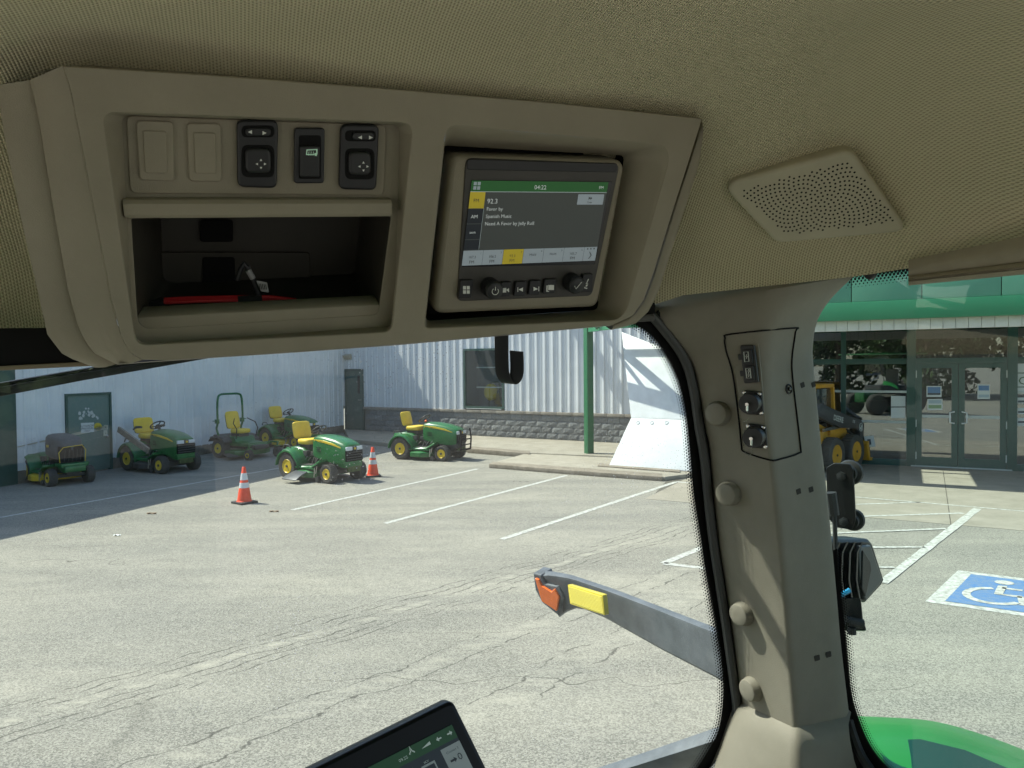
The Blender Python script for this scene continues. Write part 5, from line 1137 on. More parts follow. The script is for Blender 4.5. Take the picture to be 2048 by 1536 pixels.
# roof sheets with one open bay, carried on purlins
mb = MB(); frame_box(mb, CAN, cL, cR, zf1 + .1, zf2 - .05, -.16, -.104); mb.build('fascia_backing', M_DKGRN, ca)
zrf = zf1 + .35
def roof_ak(x, y):
    q = G(x, y); q = q + SUN_TO * (zrf / SUN_TO.z) - CAN.O; return q.dot(CAN.h), q.dot(CAN.n)
op = [roof_ak(x, y) for x, y in ((1850, 940), (1962, 945), (1925, 972), (1832, 966))]
oa0 = (op[0][0] + op[3][0]) / 2; oa1 = (op[1][0] + op[2][0]) / 2; ok0 = (op[0][1] + op[1][1]) / 2; ok1 = (op[2][1] + op[3][1]) / 2
aL = (V((3.0, 17.9, 0)) - C_0).dot(CAN.h); kB = -4.6
for a, b, k0, k1 in ((aL, oa0, kB, -.17), (oa1, cR, kB, -.17), (oa0, oa1, kB, ok0), (oa0, oa1, ok1, -.17)):
    if k1 - k0 > .05 and b - a > .05: mb = MB(); frame_box(mb, CAN, a + .003, b - .003, zrf, zrf + .05, k0, k1); mb.build('roof_sheet', M_FRL, ca)
for k in (-2.2, kB + .3): mb = MB(); frame_box(mb, CAN, aL, cR, zrf - .16, zrf - .01, k - .06, k + .06); mb.build('purlin', M_POST, ca)
po = thing('green_post', 'slim square green steel post standing on the concrete apron', 'post', G(1180, 908, .1))
pc = G(1178, 909, .095); mb = MB(); mb.box((pc.x, pc.y, .095 + 1.9), (.20, .20, 3.8), .45); mb.build('shaft', M_POST, po, .01); mb_ = MB(); mb_.bar(V((pc.x, pc.y, zf0 + .13)), CAN.at(cL + .06, zf0 + .13, -.2), .10, .22); mb_.build('side_beam', MATS['band_green'], ca); mb = MB(); mb.box((pc.x, pc.y, .11), (.34, .34, .03), .45); mb.build('base_plate', M_POST, po)

# ---- white bent panel ---------------------------------------------------
wp_ = thing('white_panel', 'large white bent steel panel with flared foot beside the green post', 'panel', G(1300, 938, .1))
M_WP = mat('white_panel_paint', (.68, .70, .70), .45, var=.05, vscale=3, dirt=(.58, .60, .60))
pa = G(1218, 931, .11); pb = G(1392, 943, .11); ax_ = (pb - pa).normalized(); ny_ = V((-ax_.y, ax_.x, 0))
WPV = Pl(pa + ny_ * .55, ax_, V((0, 0, -1))); kz_ = WPV.px(1300, 837).z
WPL = Pl(V((*(pa + ny_ * .55).xy, kz_)), ax_, -(V((0, 0, 1)) + ny_ * .45)); zk = 0.0
u0, u1 = WPL.st(1262, 836)[0], WPL.st(1460, 838)[0]; ut0, zt0 = WPL.st(1243, 664); ut1, zt1 = WPL.st(1460, 752)
up_ = [WPL.at(u0, zk, 0), WPL.at(u1, zk, 0), WPL.at(u1, zt1, 0), WPL.at(ut0, zt0, 0)]
mb = MB(); mb.loft([up_, [p + ny_ * .05 for p in up_]]); mb.build('upper_sheet', M_WP, wp_, .006)
pb2 = pa + ax_ * (u1 + .05)
lo_ = [pa, pb2, WPL.at(u1, -.006, 0), WPL.at(u0, -.006, 0)]; mb = MB(); mb.loft([lo_, [p + ny_ * .05 for p in lo_]]); mb.build('flared_foot', M_WP, wp_, .006)
nf = (lo_[1] - lo_[0]).cross(lo_[3] - lo_[0]).normalized(); nf = nf if nf.dot(CAM - pa) > 0 else -nf
FT = Pl(pa, ax_, lo_[3] - lo_[0])
for x in (1276, 1304, 1333):
    q = FT.px(x, 845); mb = MB(); mb.lathe([(.055, -.002), (.055, .008), (.04, .012), (.04, .004), (.01, .004)], q, FT.n, 14); mb.build('bolt_boss', M_WP, wp_)
mb = MB(); mb.bar(V((*WPL.at(u0 + .3, 0, -.9).xy, .1)), WPL.at(u0 + .3, .8, -.055), .08, .08, ax_); mb.build('rear_brace', M_WP, wp_)
# unseen beams, added only to cast shadow bands on the panel
for i, (p0, p1, t_, w_) in enumerate((((1245, 707), (1420, 704), 2.6, .13), ((1246, 722), (1292, 782), 2.3, .10), ((1258, 782), (1420, 828), 3.3, .30))):
    A = WPL.px(*p0) + SUN_TO * t_; B = WPL.px(*p1) + SUN_TO * t_; mb = MB(); mb.bar(A - (B - A) * .15, B + (B - A) * .3, w_, .08, SUN_TO.cross(B - A).normalized() if i < 0 else SUN_TO); mb.build('shadow_beam', M_POST, ca)
for i, (p0, p1, t_, w_) in enumerate((((1176, 690), (1262, 815), 4.0, .45), ((1215, 676), (1250, 724), 4.2, .12))):  # more unseen beams, added for the diagonal shadows on the back wall
    A = BACK.px(*p0) + SUN_TO * t_; B = BACK.px(*p1) + SUN_TO * t_; mb = MB(); mb.bar(A - (B - A) * .2, B + (B - A) * .05, w_, .08, SUN_TO); mb.build('shadow_beam', M_POST, ca)

# ================================================================== VEHICLES AND SMALL THINGS
def rbox(mb, c, d, r=.3, n=4, taper=1.0):                      # rounded box as stacked super-ellipses, d = full size
    rings = []
    for i in range(n * 2 + 1):
        a = -math.pi / 2 + math.pi * i / (n * 2); z = math.copysign(abs(math.sin(a)) ** .35, math.sin(a)); s = abs(math.cos(a)) ** .35 if abs(math.cos(a)) > 1e-6 else .02
        ring = []
        for k in range(20):
            t = 2 * math.pi * k / 20; x = math.copysign(abs(math.cos(t)) ** (2 * r), math.cos(t)); y = math.copysign(abs(math.sin(t)) ** (2 * r), math.sin(t)); ring.append(V((c[0] + x * s * d[0] / 2, c[1] + y * s * d[1] / 2, c[2] + z * d[2] / 2)))
        rings.append(ring)
    mb.loft(rings); return mb
def rotm(mb, i0, c, ang, axis='Y'):
    R = Matrix.Rotation(ang, 3, axis)
    for i in range(i0, len(mb.v)): mb.v[i] = V(c) + R @ (mb.v[i] - V(c))
def wheel(root, x, y, R, w, rimr, side, spokes=False, name='wheel', rim_m=None):
    mb = MB(); h = w / 2
    prof = [(rimr, -h * .8), (R * .80, -h), (R * .93, -h * .95), (R * .99, -h * .7), (R, -h * .35), (R, h * .35), (R * .99, h * .7), (R * .93, h * .95), (R * .80, h), (rimr, h * .8)]
    mb.lathe(prof, (x, y, R), (0, 1, 0), 28); o = mb.build(name, M_TYRE, root, local=True, angle=50)
    mb = MB()
    for i in range(26):
        a = 2 * math.pi * i / 26; c = V((x + math.cos(a) * (R + .002), y, R + math.sin(a) * (R + .002))); d = V((math.cos(a), 0, math.sin(a)))
        mb.bar(c + V((0, -h * .75, 0)), c + V((0, h * .75, 0)) + V((-math.sin(a), 0, math.cos(a))) * .02, .022, .014, d)
    mb.build('tread_lugs', M_TYRE, o, local=True)
    mb = MB(); k = h * .82 * side
    mb.lathe([(rimr * 1.04, k), (rimr * .98, k + .012 * side), (rimr * .88, k), (rimr * .80, k - .045 * side), (rimr * .45, k - .05 * side), (rimr * .40, k - .01 * side), (rimr * .18, k), (.01, k + .004 * side)], (x, y, R), (0, 1, 0), 24); mb.build('rim', rim_m or M_YEL, o, local=True, angle=40)
    if spokes:
        mb = MB()
        for i in range(8):
            a = 2 * math.pi * i / 8; mb.lathe([(.022, k - .047 * side), (.022, k - .041 * side)], (x + math.cos(a) * rimr * .62, y, R + math.sin(a) * rimr * .62), (0, 1, 0), 8)
        mb.build('rim_holes', M_MATTE, o, local=True)
    mb = MB(); mb.lathe([(.03, k), (.028, k + .02 * side), (.01, k + .022 * side)], (x, y, R), (0, 1, 0), 10); mb.build('hub_cap', M_MECH, o, local=True)
    return o
def seat(root, x, z, s=1.0, back=.44, arms=False, wide=.50):
    mb = MB(); rbox(mb, (x + .16, 0, z), (.48 * s, wide * s, .13), .32); i = len(mb.v); mb.build('seat_cushion', M_SEAT, root, local=True, angle=60)
    mb = MB(); rbox(mb, (x - .10, 0, z + .05 + back / 2), (.12, wide * .96 * s, back), .62); rotm(mb, 0, (x - .10, 0, z), -.22); mb.build('seat_back', M_SEAT, root, local=True, angle=60)
    mb = MB(); rbox(mb, (x - .145, 0, z + .03 + back / 2), (.10, wide * .90 * s, back * .9), .62); rotm(mb, 0, (x - .10, 0, z), -.22); mb.box((x + .14, 0, z - .11), (.34, .34, .12)); mb.build('seat_shell', M_MECH, root, local=True, angle=60)
    if arms:
        for sy in (-1, 1):
            mb = MB(); mb.tube([(x - .12, sy * .29, z + .16), (x + .02, sy * .30, z + .22), (x + .24, sy * .30, z + .23)], [.02, .03, .03], 8); mb.build('armrest', M_MECH, root, local=True)
def steering(root, x, z, r=.17, tilt=.62):
    mb = MB(); c = V((x, 0, z)); ax = V((-math.sin(tilt), 0, math.cos(tilt))); u = V((0, 1, 0)); v = ax.cross(u)
    mb.tube([c + (u * math.cos(2 * math.pi * k / 24) + v * math.sin(2 * math.pi * k / 24)) * r for k in range(24)], .016, 8, True)
    for a in (.5, 2.64, 4.71): mb.tube([c - ax * .03, c + (u * math.cos(a) + v * math.sin(a)) * r], .013, 6)
    mb.lathe([(.045, -.04), (.045, .0), (.02, .01)], c, ax, 12); mb.build('steering_wheel', M_MECH, root, local=True)
    mb = MB(); mb.tube([c - ax * .03, c - ax * .42 + V((.06, 0, 0))], [.03, .05], 10); mb.build('steering_column', M_MECH, root, local=True)
def garden_tractor(label, A, B, group, scale=1.0, chute=False, guard=False, arms=False, spokes=False, hood_open=False, deck_m=None, steer=True, seated=True, long_front=0.0, oldstyle=False, lift=0.0):
    A, B = G(*A), G(*B); d = (B - A); ang = math.atan2(d.y, d.x); d.normalize(); left = V((-d.y, d.x, 0)); base = A + left * .42 * scale
    t = thing('garden_tractor', label, 'garden tractor', (base.x, base.y, 0), ang, group, scale)
    b = lambda mb, n, m, bev=0, a=40: mb.build(n, m, t, bev, local=True, angle=a)
    WB = 1.27
    wheel(t, 0, -.43, .295, .27, .155, -1, spokes); wheel(t, 0, .43, .295, .27, .155, 1, spokes)
    wheel(t, WB, -.42, .205, .19, .115, -1, spokes); wheel(t, WB, .42, .205, .19, .115, 1, spokes)
    mb = MB(); mb.box((.62, 0, .33), (1.75, .30, .13)); mb.box((WB, 0, .22), (.09, .70, .08)); mb.box((0, 0, .30), (.28, .56, .20)); b(mb, 'chassis', M_MECH, .01)
    for i_ in range(1):
        mb = MB(); rr_ = random.Random(3)
        for k in range(12): mb.box((rr_.uniform(.15, .75), rr_.uniform(-.26, .26), rr_.uniform(.42, .60)), (rr_.uniform(.06, .2), rr_.uniform(.05, .14), rr_.uniform(.05, .14)))
        b(mb, 'linkage', M_MECH, .006)
        mb = MB()
        for k in range(6): x_ = .2 + k * .12; mb.tube([(x_, -.30, .36 + .03 * (k % 3)), (x_ + .10, -.31, .50 + .02 * (k % 2))], .010, 6)
        b(mb, 'levers', M_SILV)
    # rear fenders
    for sy in (-1, 1):
        mb = MB(); rings = []
        for k in range(13):
            a = math.radians(lerp(172, -8, k / 12)); rr = .365 + (.03 if k > 9 else 0); c = (math.cos(a) * rr * 1.02, .30 + math.sin(a) * rr * 1.05)
            rings.append([V((c[0], sy * .20, c[1] + .015)), V((c[0], sy * .52, c[1] + .01)), V((c[0], sy * .575, c[1] - .02)), V((c[0], sy * .58, c[1] - .055)), V((c[0] * .96, sy * .56, c[1] - .055)), V((c[0] * .96, sy * .20, c[1] - .03))])
        mb.loft(rings); b(mb, 'rear_fender', M_GRN, 0, 50)
        mb = MB(); mb.loft([[V((x, sy * y, z)) for y, z in ((.16, z0), (.50, z0), (.53, z0 - .03), (.53, z0 - .06), (.16, z0 - .06))] for x, z0 in ((.36, .37), (.44, .33), (.82, .36), (.98, .45), (1.06, .50))]); b(mb, 'footrest', M_GRN, .006)
        mb = MB(); mb.box((.62, sy * .36, .358), (.30, .24, .012)); b(mb, 'foot_mat', M_MECH)
    mb = MB(); mb.loft([[V((x, y, z)) for y, z in ((-.30, z0), (-.30, z1 - .05), (-.26, z1), (.26, z1), (.30, z1 - .05), (.30, z0))] for x, z0, z1 in ((-.40, .50, .60), (-.36, .44, .68), (-.1, .42, .71), (.22, .40, .70), (.34, .38, .62))]); b(mb, 'rear_deck', M_GRN, 0, 50)
    mb = MB(); mb.box((-.42, 0, .42), (.06, .5, .14)); mb.box((-.46, 0, .30), (.12, .14, .03)); b(mb, 'hitch_plate', M_MECH, .006)
    mb = MB()
    for sy in (-1, 1): mb.tube([(-.28, sy * .42, .68), (-.24, sy * .42, .76), (-.08, sy * .42, .76), (-.02, sy * .42, .70)], .014, 6)
    b(mb, 'fender_handle', M_MECH)
    if seated: seat(t, .02, .83, 1.0, .40, arms, .54)
    if steer: steering(t, .46, 1.10)
    # dash tower
    mb = MB(); mb.loft([[V((x, y, z)) for y, z in ((-w_, .46), (-w_, zt_), (w_, zt_), (w_, .46))] for x, w_, zt_ in ((.50, .14, .78), (.56, .22, .96), (.68, .25, .99))]); b(mb, 'dash_tower', M_MECH, .02)
    # hood
    F_ = long_front
    secs = ((.58, .265, .56, .985), (.66, .285, .52, 1.005), (.95, .285, .46, .99), (1.25 + F_, .275, .42, .945), (1.48 + F_, .262, .42, .880), (1.56 + F_, .252, .44, .845), (1.595 + F_, .243, .46, .815))
    def sec(x, w_, z0, z1):
        pts = []
        for y, z in ((-w_, z0), (-w_ - .01, lerp(z0, z1, .45)), (-w_, lerp(z0, z1, .72)), (-w_ * .93, lerp(z0, z1, .88)), (-w_ * .74, lerp(z0, z1, .97)), (-w_ * .35, z1), (0, z1 + .006), (w_ * .35, z1), (w_ * .74, lerp(z0, z1, .97)), (w_ * .93, lerp(z0, z1, .88)), (w_, lerp(z0, z1, .72)), (w_ + .01, lerp(z0, z1, .45)), (w_, z0)): pts.append(V((x, y, z)))
        return pts
    if not hood_open:
        mb = MB(); mb.loft([sec(*s) for s in secs]); hd_ = b(mb, 'hood', M_GRN, 0, 38)
        for sy in (-1, 1):
            mb = MB(); mb.loft([[V((x, sy * (y + k), z + dz)) for k, dz in ((-.02, .028 * f), (.006, .024 * f), (.006, -.024 * f), (-.02, -.028 * f))] for x, y, z, f in ((.62, .272, .89, 1.0), (.95, .285, .875, .95), (1.25, .277, .825, .8), (1.46, .257, .765, .5), (1.52, .247, .745, .2))]); mb.build('yellow_stripe', M_YEL, hd_, local=True)
            me = text_mesh('JOHN DEERE', .042); me.name = 'lettering'; R_ = Matrix.Translation((.66 if sy < 0 else 1.0, sy * .2925, .872)) @ Matrix.Rotation(.10 if sy < 0 else -.10, 4, 'Y') @ (Matrix.Rotation(math.pi / 2, 4, 'X') if sy < 0 else Matrix.Rotation(math.pi, 4, 'Z') @ Matrix.Rotation(math.pi / 2, 4, 'X'))
            me.transform(R_); me.materials.clear(); me.materials.append(M_MATTE); link('lettering', me, hd_)
            mb = MB(); mb.box((1.608 + F_, sy * .145, .742), (.06, .17, .085)); mb.build('headlight', M_LAMP, t, .015, local=True)
        mb = MB(); mb.box((1.612 + F_, 0, .742), (.06, .11, .085)); b(mb, 'front_badge', M_MECH, .008); mb = MB(); mb.box((1.646 + F_, 0, .742), (.014, .05, .045)); b(mb, 'badge_emblem', M_YEL, .004)
        mb = MB(); mb.box((1.606 + F_, 0, .580), (.06, .475, .235)); gr_ = b(mb, 'grille', M_MATTE, .02)
        for k in range(4): mb = MB(); mb.box((1.642 + F_, 0, .50 + k * .054), (.03, .45, .020)); mb.build('grille_slat', M_MECH, gr_, .004, local=True)
        mb = MB()
        for k in range(3): mb.box((.80, -.297, .74 - k * .04), (.14, .01, .010))
        mb.build('side_vents', M_MATTE, hd_, local=True)
    else:
        # bare engine: dark shroud tipped forward, open grille ring
        mb = MB(); rbox(mb, (.92, 0, .90), (1.05, .66, .56), .36); rotm(mb, 0, (.9, 0, .9), .10); b(mb, 'engine_shroud', mat('faded_black', (.035, .038, .042), .6, var=.5, vscale=10, dirt=(.09, .095, .10)), 0, 60)
        mb = MB(); mb.box((.85, -.325, .93), (.13, .02, .06)); b(mb, 'yellow_label', M_YEL)
        mb = MB(); mb.tube([(1.45, y, z) for y, z in ((-.28, .55), (-.30, .80), (-.20, .92), (.22, .95), (.30, .82), (.28, .55))], .009, 6); b(mb, 'yellow_grille_ring', M_YEL)
        mb = MB(); mb.box((1.36, 0, .74), (.16, .54, .40)); b(mb, 'radiator_screen', M_MATTE, .01)
        mb = MB()
        for k in range(5): mb.tube([(1.45, -.18 + k * .09, .58), (1.45, -.16 + k * .09, .86)], .008, 5)
        b(mb, 'radiator_hoses', M_MECH)
        mb = MB(); mb.box((1.38, 0, .49), (.42, .60, .09)); b(mb, 'front_plate', M_GRN, .02)
        mb = MB(); mb.box((.60, 0, .72), (.10, .50, .46)); b(mb, 'cowl', M_GRN, .03)
    mb = MB(); mb.loft([[V((x, y, z)) for y, z in ((-w_, z0), (-w_, z1), (w_, z1), (w_, z0))] for x, w_, z0, z1 in ((1.20, .24, .40, .46), (1.50 + F_, .25, .33, .47), (1.62 + F_, .23, .33, .47))]); b(mb, 'front_bumper', M_GRN if not guard else M_MECH, .015)
    if not hood_open: mb = MB(); mb.box((1.60 + F_, 0, .29), (.06, .36, .12)); b(mb, 'front_weight_plate', mat('olive_plate', (.06, .085, .02), .6, var=.3, vscale=10), .01)
    # mower deck
    dm_ = deck_m or M_GRN
    mb = MB(); mb.loft([[V((x, y, z)) for x, y in ((.26, -.46), (.40, -.62), (.70, -.64), (.96, -.50), (1.0, 0), (.96, .50), (.70, .64), (.40, .62), (.26, .46))] for z in (.10, .22)] + [[V((x, y, .26)) for x, y in ((.34, -.38), (.44, -.52), (.68, -.54), (.88, -.42), (.92, 0), (.88, .42), (.68, .54), (.44, .52), (.34, .38))]]); b(mb, 'mower_deck', dm_, .008)
    mb = MB(); mb.bar((.22, -.52, .30), (.92, -.52, .29), .05, .03); mb.bar((.22, -.52, .30), (.14, -.48, .24), .05, .03); b(mb, 'deck_lift_rail', M_GRN, .004)
    for sy in (-1, 1): mb = MB(); mb.lathe([(.02, -.03), (.06, -.03), (.06, .03), (.02, .03)], (1.0, sy * .5, .075), (0, 1, 0), 14); b(mb, 'gauge_wheel', M_MECH)
    mb = MB(); mb.tube([(.95, -.56, .12), (.97, -.56, .33)], .012, 6); mb.tube([(.98, -.54, .20), (1.02, -.54, .36)], .010, 6); b(mb, 'deck_pins', M_SILV)
    if chute:
        mb = MB(); mb.loft([[V((x, y, z)) for x, z in ((x0, z_), (x1, z_), (x1, z_ - .02), (x0, z_ - .02))] for y, x0, x1, z_ in ((-.62, .40, .80, .245), (-.80, .36, .80, .18), (-.95, .34, .82, .10))]); b(mb, 'discharge_chute', mat('chute_grey', (.06, .065, .075), .4, var=.15, vscale=8), .006)
    if guard:
        mb = MB()
        for sy in (-.27, .27): mb.tube([(1.60, sy, .25), (1.74, sy, .28), (1.76, sy, .60), (1.72, sy, .84)], .022, 8)
        for z in (.30, .42, .56): mb.tube([(1.745, -.27, z), (1.745, .27, z)], .016, 6)
        b(mb, 'brush_guard', M_MATTE); mb = MB(); mb.sphere((.60, -.16, 1.03), .04, 8); b(mb, 'orange_reflector', mat('orange_knob', (.8, .12, .02), .4))
    return t
GRP = 'garden tractors parked by the buildings'
t5 = garden_tractor('green garden tractor with yellow seat and grey discharge chute beside the orange cone', (583, 957), (662, 967), GRP, 1.03, chute=True)
t6 = garden_tractor('green garden tractor with black front brush guard near the block wall', (805, 918), (877, 922), GRP, 1.03, guard=True, spokes=True)
t2 = garden_tractor('green garden tractor with a wooden board leaning on it by the white wall', (263, 940), (321, 947), GRP, 1.04, arms=True, deck_m=M_MECH)
t4 = garden_tractor('older green garden tractor with high backed yellow seat behind the cone tractor', (537, 893), (590, 897), GRP, 1.03, deck_m=M_YEL)
t1 = garden_tractor('stripped green garden tractor with its hood off and black engine shroud showing', (62, 963), (108, 974), GRP, .93, hood_open=True, deck_m=M_YEL, steer=False, seated=False)
# board on the second tractor
bd = thing('wooden_board', 'long weathered wooden board leaning across the tractor by the white wall', 'board', t2.location)
M2 = MW[t2.name]; mb = MB(); mb.bar(M2 @ V((-.18, -.62, 1.02)), M2 @ V((1.14, -.66, .56)), .055, .15); mb.build('plank', mat('grey_wood', (.22, .19, .15), .8, var=.3, vscale=12), bd, .006)
# zero-turn mower
A, B = G(443, 915), G(500, 920); d = (B - A); ang = math.atan2(d.y, d.x); d.normalize(); base = A + V((-d.y, d.x, 0)) * .45
zt_ = thing('zero_turn_mower', 'green zero turn mower with tall green roll bar and yellow seat by the white wall', 'riding mower', (base.x, base.y, 0), ang, None, 1.02)
b = lambda mb, n, m, bev=0, a=40: mb.build(n, m, zt_, bev, local=True, angle=a)
for sy in (-1, 1):
    wheel(zt_, 0, sy * .45, .27, .26, .14, sy); wheel(zt_, 1.24, sy * .50, .135, .13, .07, sy, name='caster_wheel')
    mb = MB(); mb.tube([(1.24, sy * .50, .30), (1.24, sy * .50, .42)], .03, 8); mb.bar((1.24, sy * .41, .14), (1.24, sy * .41, .31), .03, .05); mb.bar((1.24, sy * .59, .14), (1.24, sy * .59, .31), .03, .05); mb.bar((1.24, sy * .40, .31), (1.24, sy * .60, .31), .05, .03); b(mb, 'caster_fork', M_GRN, .004)
    mb = MB(); mb.loft([[V((x, y, z)) for y, z in ((sy * .28, z0), (sy * .60, z0), (sy * .62, z0 - .05), (sy * .28, z0 - .05))] for x, z0 in ((-.34, .50), (-.26, .60), (0, .63), (.24, .60), (.34, .48))]); b(mb, 'rear_fender', M_MECH, .01)
    mb = MB(); mb.tube([(.52, sy * .34, .55), (.58, sy * .36, .82), (.46, sy * .38, .98), (.30, sy * .22, 1.10)], .014, 8); b(mb, 'control_lever', M_MATTE)
mb = MB(); mb.box((.45, 0, .32), (1.5, .5, .12)); mb.box((-.30, 0, .45), (.5, .60, .34)); b(mb, 'engine_bay', M_MECH, .03)
mb = MB(); mb.loft([[V((x, y, z)) for y, z in ((-.34, .34), (-.34, z1), (.34, z1), (.34, .34))] for x, z1 in ((-.05, .60), (.42, .60), (.50, .46), (.95, .42), (1.05, .40))]); b(mb, 'body', M_GRN, .02)
mb = MB(); mb.bar((.95, -.52, .40), (.95, .52, .40), .08, .07); mb.bar((.95, -.50, .42), (1.26, -.50, .42), .07, .05); mb.bar((.95, .50, .42), (1.26, .50, .42), .07, .05); b(mb, 'front_frame', M_GRN, .006)
mb = MB(); mb.loft([[V((x, y, z)) for x, y in ((.34, -.60), (.80, -.62), (1.0, -.3), (1.0, .3), (.80, .62), (.34, .60))] for z in (.10, .24)]); b(mb, 'mower_deck', M_GRN, .02)
seat(zt_, .12, .74, .98, .52, False, .50)
mb = MB(); pts = smoothpoly([(-.12, -.40, .55), (-.22, -.42, .80), (-.16, -.43, .98), (-.16, -.43, 1.40), (-.16, -.40, 1.70), (-.16, -.30, 1.79), (-.16, 0, 1.80), (-.16, .30, 1.79), (-.16, .40, 1.70), (-.16, .43, 1.40), (-.16, .43, .98), (-.22, .42, .80), (-.12, .40, .55)], 4); mb.tube(pts, .030, 8); b(mb, 'roll_bar', M_GRN)
mb = MB()
for sy in (-1, 1): mb.box((-.18, sy * .43, 1.02), (.10, .09, .12)); mb.tube([(-.18, sy * .40, 1.04), (-.18, sy * .58, 1.04)], .012, 6)
b(mb, 'roll_bar_hinge', M_GRN, .006)
mb = MB(); mb.bar((.55, -.62, .16), (.95, -.78, .10), .30, .02); b(mb, 'side_chute', M_MECH)

# traffic cones
def cone(label, px_, first=None):
    g = G(*px_); c = thing('traffic_cone', label, 'traffic cone', (g.x, g.y, 0), random.uniform(0, 1), 'orange traffic cones')
    if first:
        for ch in first.children: copy_to(ch, c)
        return c
    b = lambda mb, n, m, bev=0, a=40: mb.build(n, m, c, bev, local=True, angle=a)
    mb = MB(); mb.box((0, 0, .02), (.36, .36, .04)); b(mb, 'base', M_RUBBER, .012)
    R = lambda z: lerp(.135, .030, (z - .04) / .66)
    def seg(z0, z1, e=0): return [(R(z0) + e, z0), (R(z1) + e, z1)]
    OR = mat('cone_orange', (.85, .075, .02), .5, var=.06, vscale=12); WH_ = mat('cone_collar', (.66, .66, .66), .4)
    mb = MB(); mb.lathe([(.15, .035), (.145, .05)] + seg(.055, .69) + [(.022, .70), (.020, .66)], (0, 0, 0), (0, 0, 1), 28); b(mb, 'cone_body', OR)
    for z0, z1 in ((.30, .40), (.45, .58)): mb = MB(); mb.lathe(seg(z0, z1, .003), (0, 0, 0), (0, 0, 1), 28); b(mb, 'reflective_collar', WH_)
    return c
c1 = cone('orange traffic cone standing alone in front of the garden tractors', (489, 1006))
c2 = cone('orange traffic cone at the front wheel of the cone side garden tractor', (746, 953), c1); c2['label'] = 'orange traffic cone right beside the front wheel of a garden tractor'

# skid steer loader by the entrance
A = G(1664, 944); hd = V((.743, .669, 0)); ang = math.atan2(hd.y, hd.x); base = A + V((-hd.y, hd.x, 0)) * .72
ld = thing('skid_steer_loader', 'yellow and black skid steer loader by the entrance with wheels and lift arm', 'loader', (base.x, base.y, 0), ang)
b = lambda mb, n, m, bev=0, a=40: mb.build(n, m, ld, bev, local=True, angle=a)
LY = mat('loader_yellow', (.60, .30, .012), .4, var=.08, vscale=5)
for x in (0, 1.08):
    for sy in (-1, 1): wheel(ld, x, sy * .72, .41, .30, .24, sy, rim_m=LY)
mb = MB(); mb.loft([[V((x, y, z)) for y, z in ((-.50, .28), (-.50, z1), (.50, z1), (.50, .28))] for x, z1 in ((-.75, 1.05), (-.5, 1.25), (.3, 1.0), (1.45, .82), (1.6, .5))]); b(mb, 'body', LY, .03)
mb = MB(); mb.box((-.55, -.56, .72), (.7, .10, .5)); mb.box((.7, -.53, .92), (.9, .08, .16)); b(mb, 'side_frame', LY, .02)
mb = MB(); mb.loft([[V((x, y, z)) for x, y in ((-.45 + s, -.44), (.62 - s, -.44), (.62 - s, .44), (-.45 + s, .44))] for z, s in ((1.0, 0), (1.5, .0), (1.98, .08))]); b(mb, 'cab_glass', mat('cab_glass_dark', (.015, .018, .02), .1, coat=.5), .02)
for x, sy in ((-.45, -1), (.62, -1), (-.45, 1), (.62, 1)):
    mb = MB(); mb.bar((x, sy * .46, .95), (x * .9, sy * .45, 2.0), .12, .08, V((1, 0, 0))); b(mb, 'cab_post', LY, .01)
mb = MB(); mb.box((.08, 0, 2.04), (1.12, .98, .10)); b(mb, 'cab_roof', LY, .03)
mb = MB(); mb.box((.66, -.38, 1.84), (.12, .12, .10)); b(mb, 'work_lamp', M_LAMP, .01)
MD = mat('loader_black', (.030, .032, .035), .45, var=.1, vscale=5)
for sy in (-1, 1):
    y = sy * .66; mb = MB(); prof = [(-.70, 1.50), (-.55, 1.66), (.95, 1.28), (1.62, 1.16), (1.78, 1.0), (1.74, .62), (1.58, .60), (1.52, .86), (1.30, .96), (.5, 1.02), (-.50, 1.30), (-.68, 1.36)]
    mb.loft([[V((x, y - .06, z)) for x, z in prof], [V((x, y + .06, z)) for x, z in prof]]); am = b(mb, 'lift_arm', MD, .012)
    if sy < 0:
        for s_, x, z, sz_ in (('DEERE', .06, 1.24, .19), ('330', 1.10, 1.12, .10)):
            me = text_mesh(s_, sz_); me.transform(Matrix.Translation((x, y - .064, z)) @ Matrix.Rotation(.20, 4, 'Y') @ Matrix.Rotation(math.pi / 2, 4, 'X')); me.materials.clear(); me.materials.append(M_ICON); me.name = 'lettering'; link('lettering', me, am)
        mb = MB(); cx, cz = 1.60, .97; mb.tube([(cx + .075 * (abs(math.cos(a)) ** .6) * math.copysign(1, math.cos(a)), y - .064, cz + .10 * (abs(math.sin(a)) ** .6) * math.copysign(1, math.sin(a))) for a in [k * math.pi / 10 for k in range(20)]], .008, 5, True)
        mb.tube([(cx - .045, y - .064, cz - .05), (cx - .01, y - .064, cz - .01), (cx + .03, y - .064, cz + .01), (cx + .045, y - .064, cz + .055)], [.008, .014, .012, .006], 5); mb.tube([(cx + .0, y - .064, cz - .01), (cx + .03, y - .064, cz - .06)], .007, 5); b_ = mb.build('emblem', M_ICON, am, local=True)
mb = MB(); mb.tube([(-.2, -.60, 1.0), (1.2, -.60, 1.05)], .04, 8); b(mb, 'lift_cylinder', M_SILV)
mb = MB(); mb.loft([[V((x, y, z)) for x, z in ((1.66, .55), (1.72, .30), (1.80, .12), (2.55, .08), (2.55, .11), (1.86, .20), (1.78, .62))] for y in (-.85, .85)]); b(mb, 'bucket', LY, .01)
mb = MB(); mb.tube([(1.1, -.55, .95), (1.5, -.58, .75), (1.66, -.58, .5)], .03, 6); b(mb, 'hydraulic_hose', M_RUBBER)

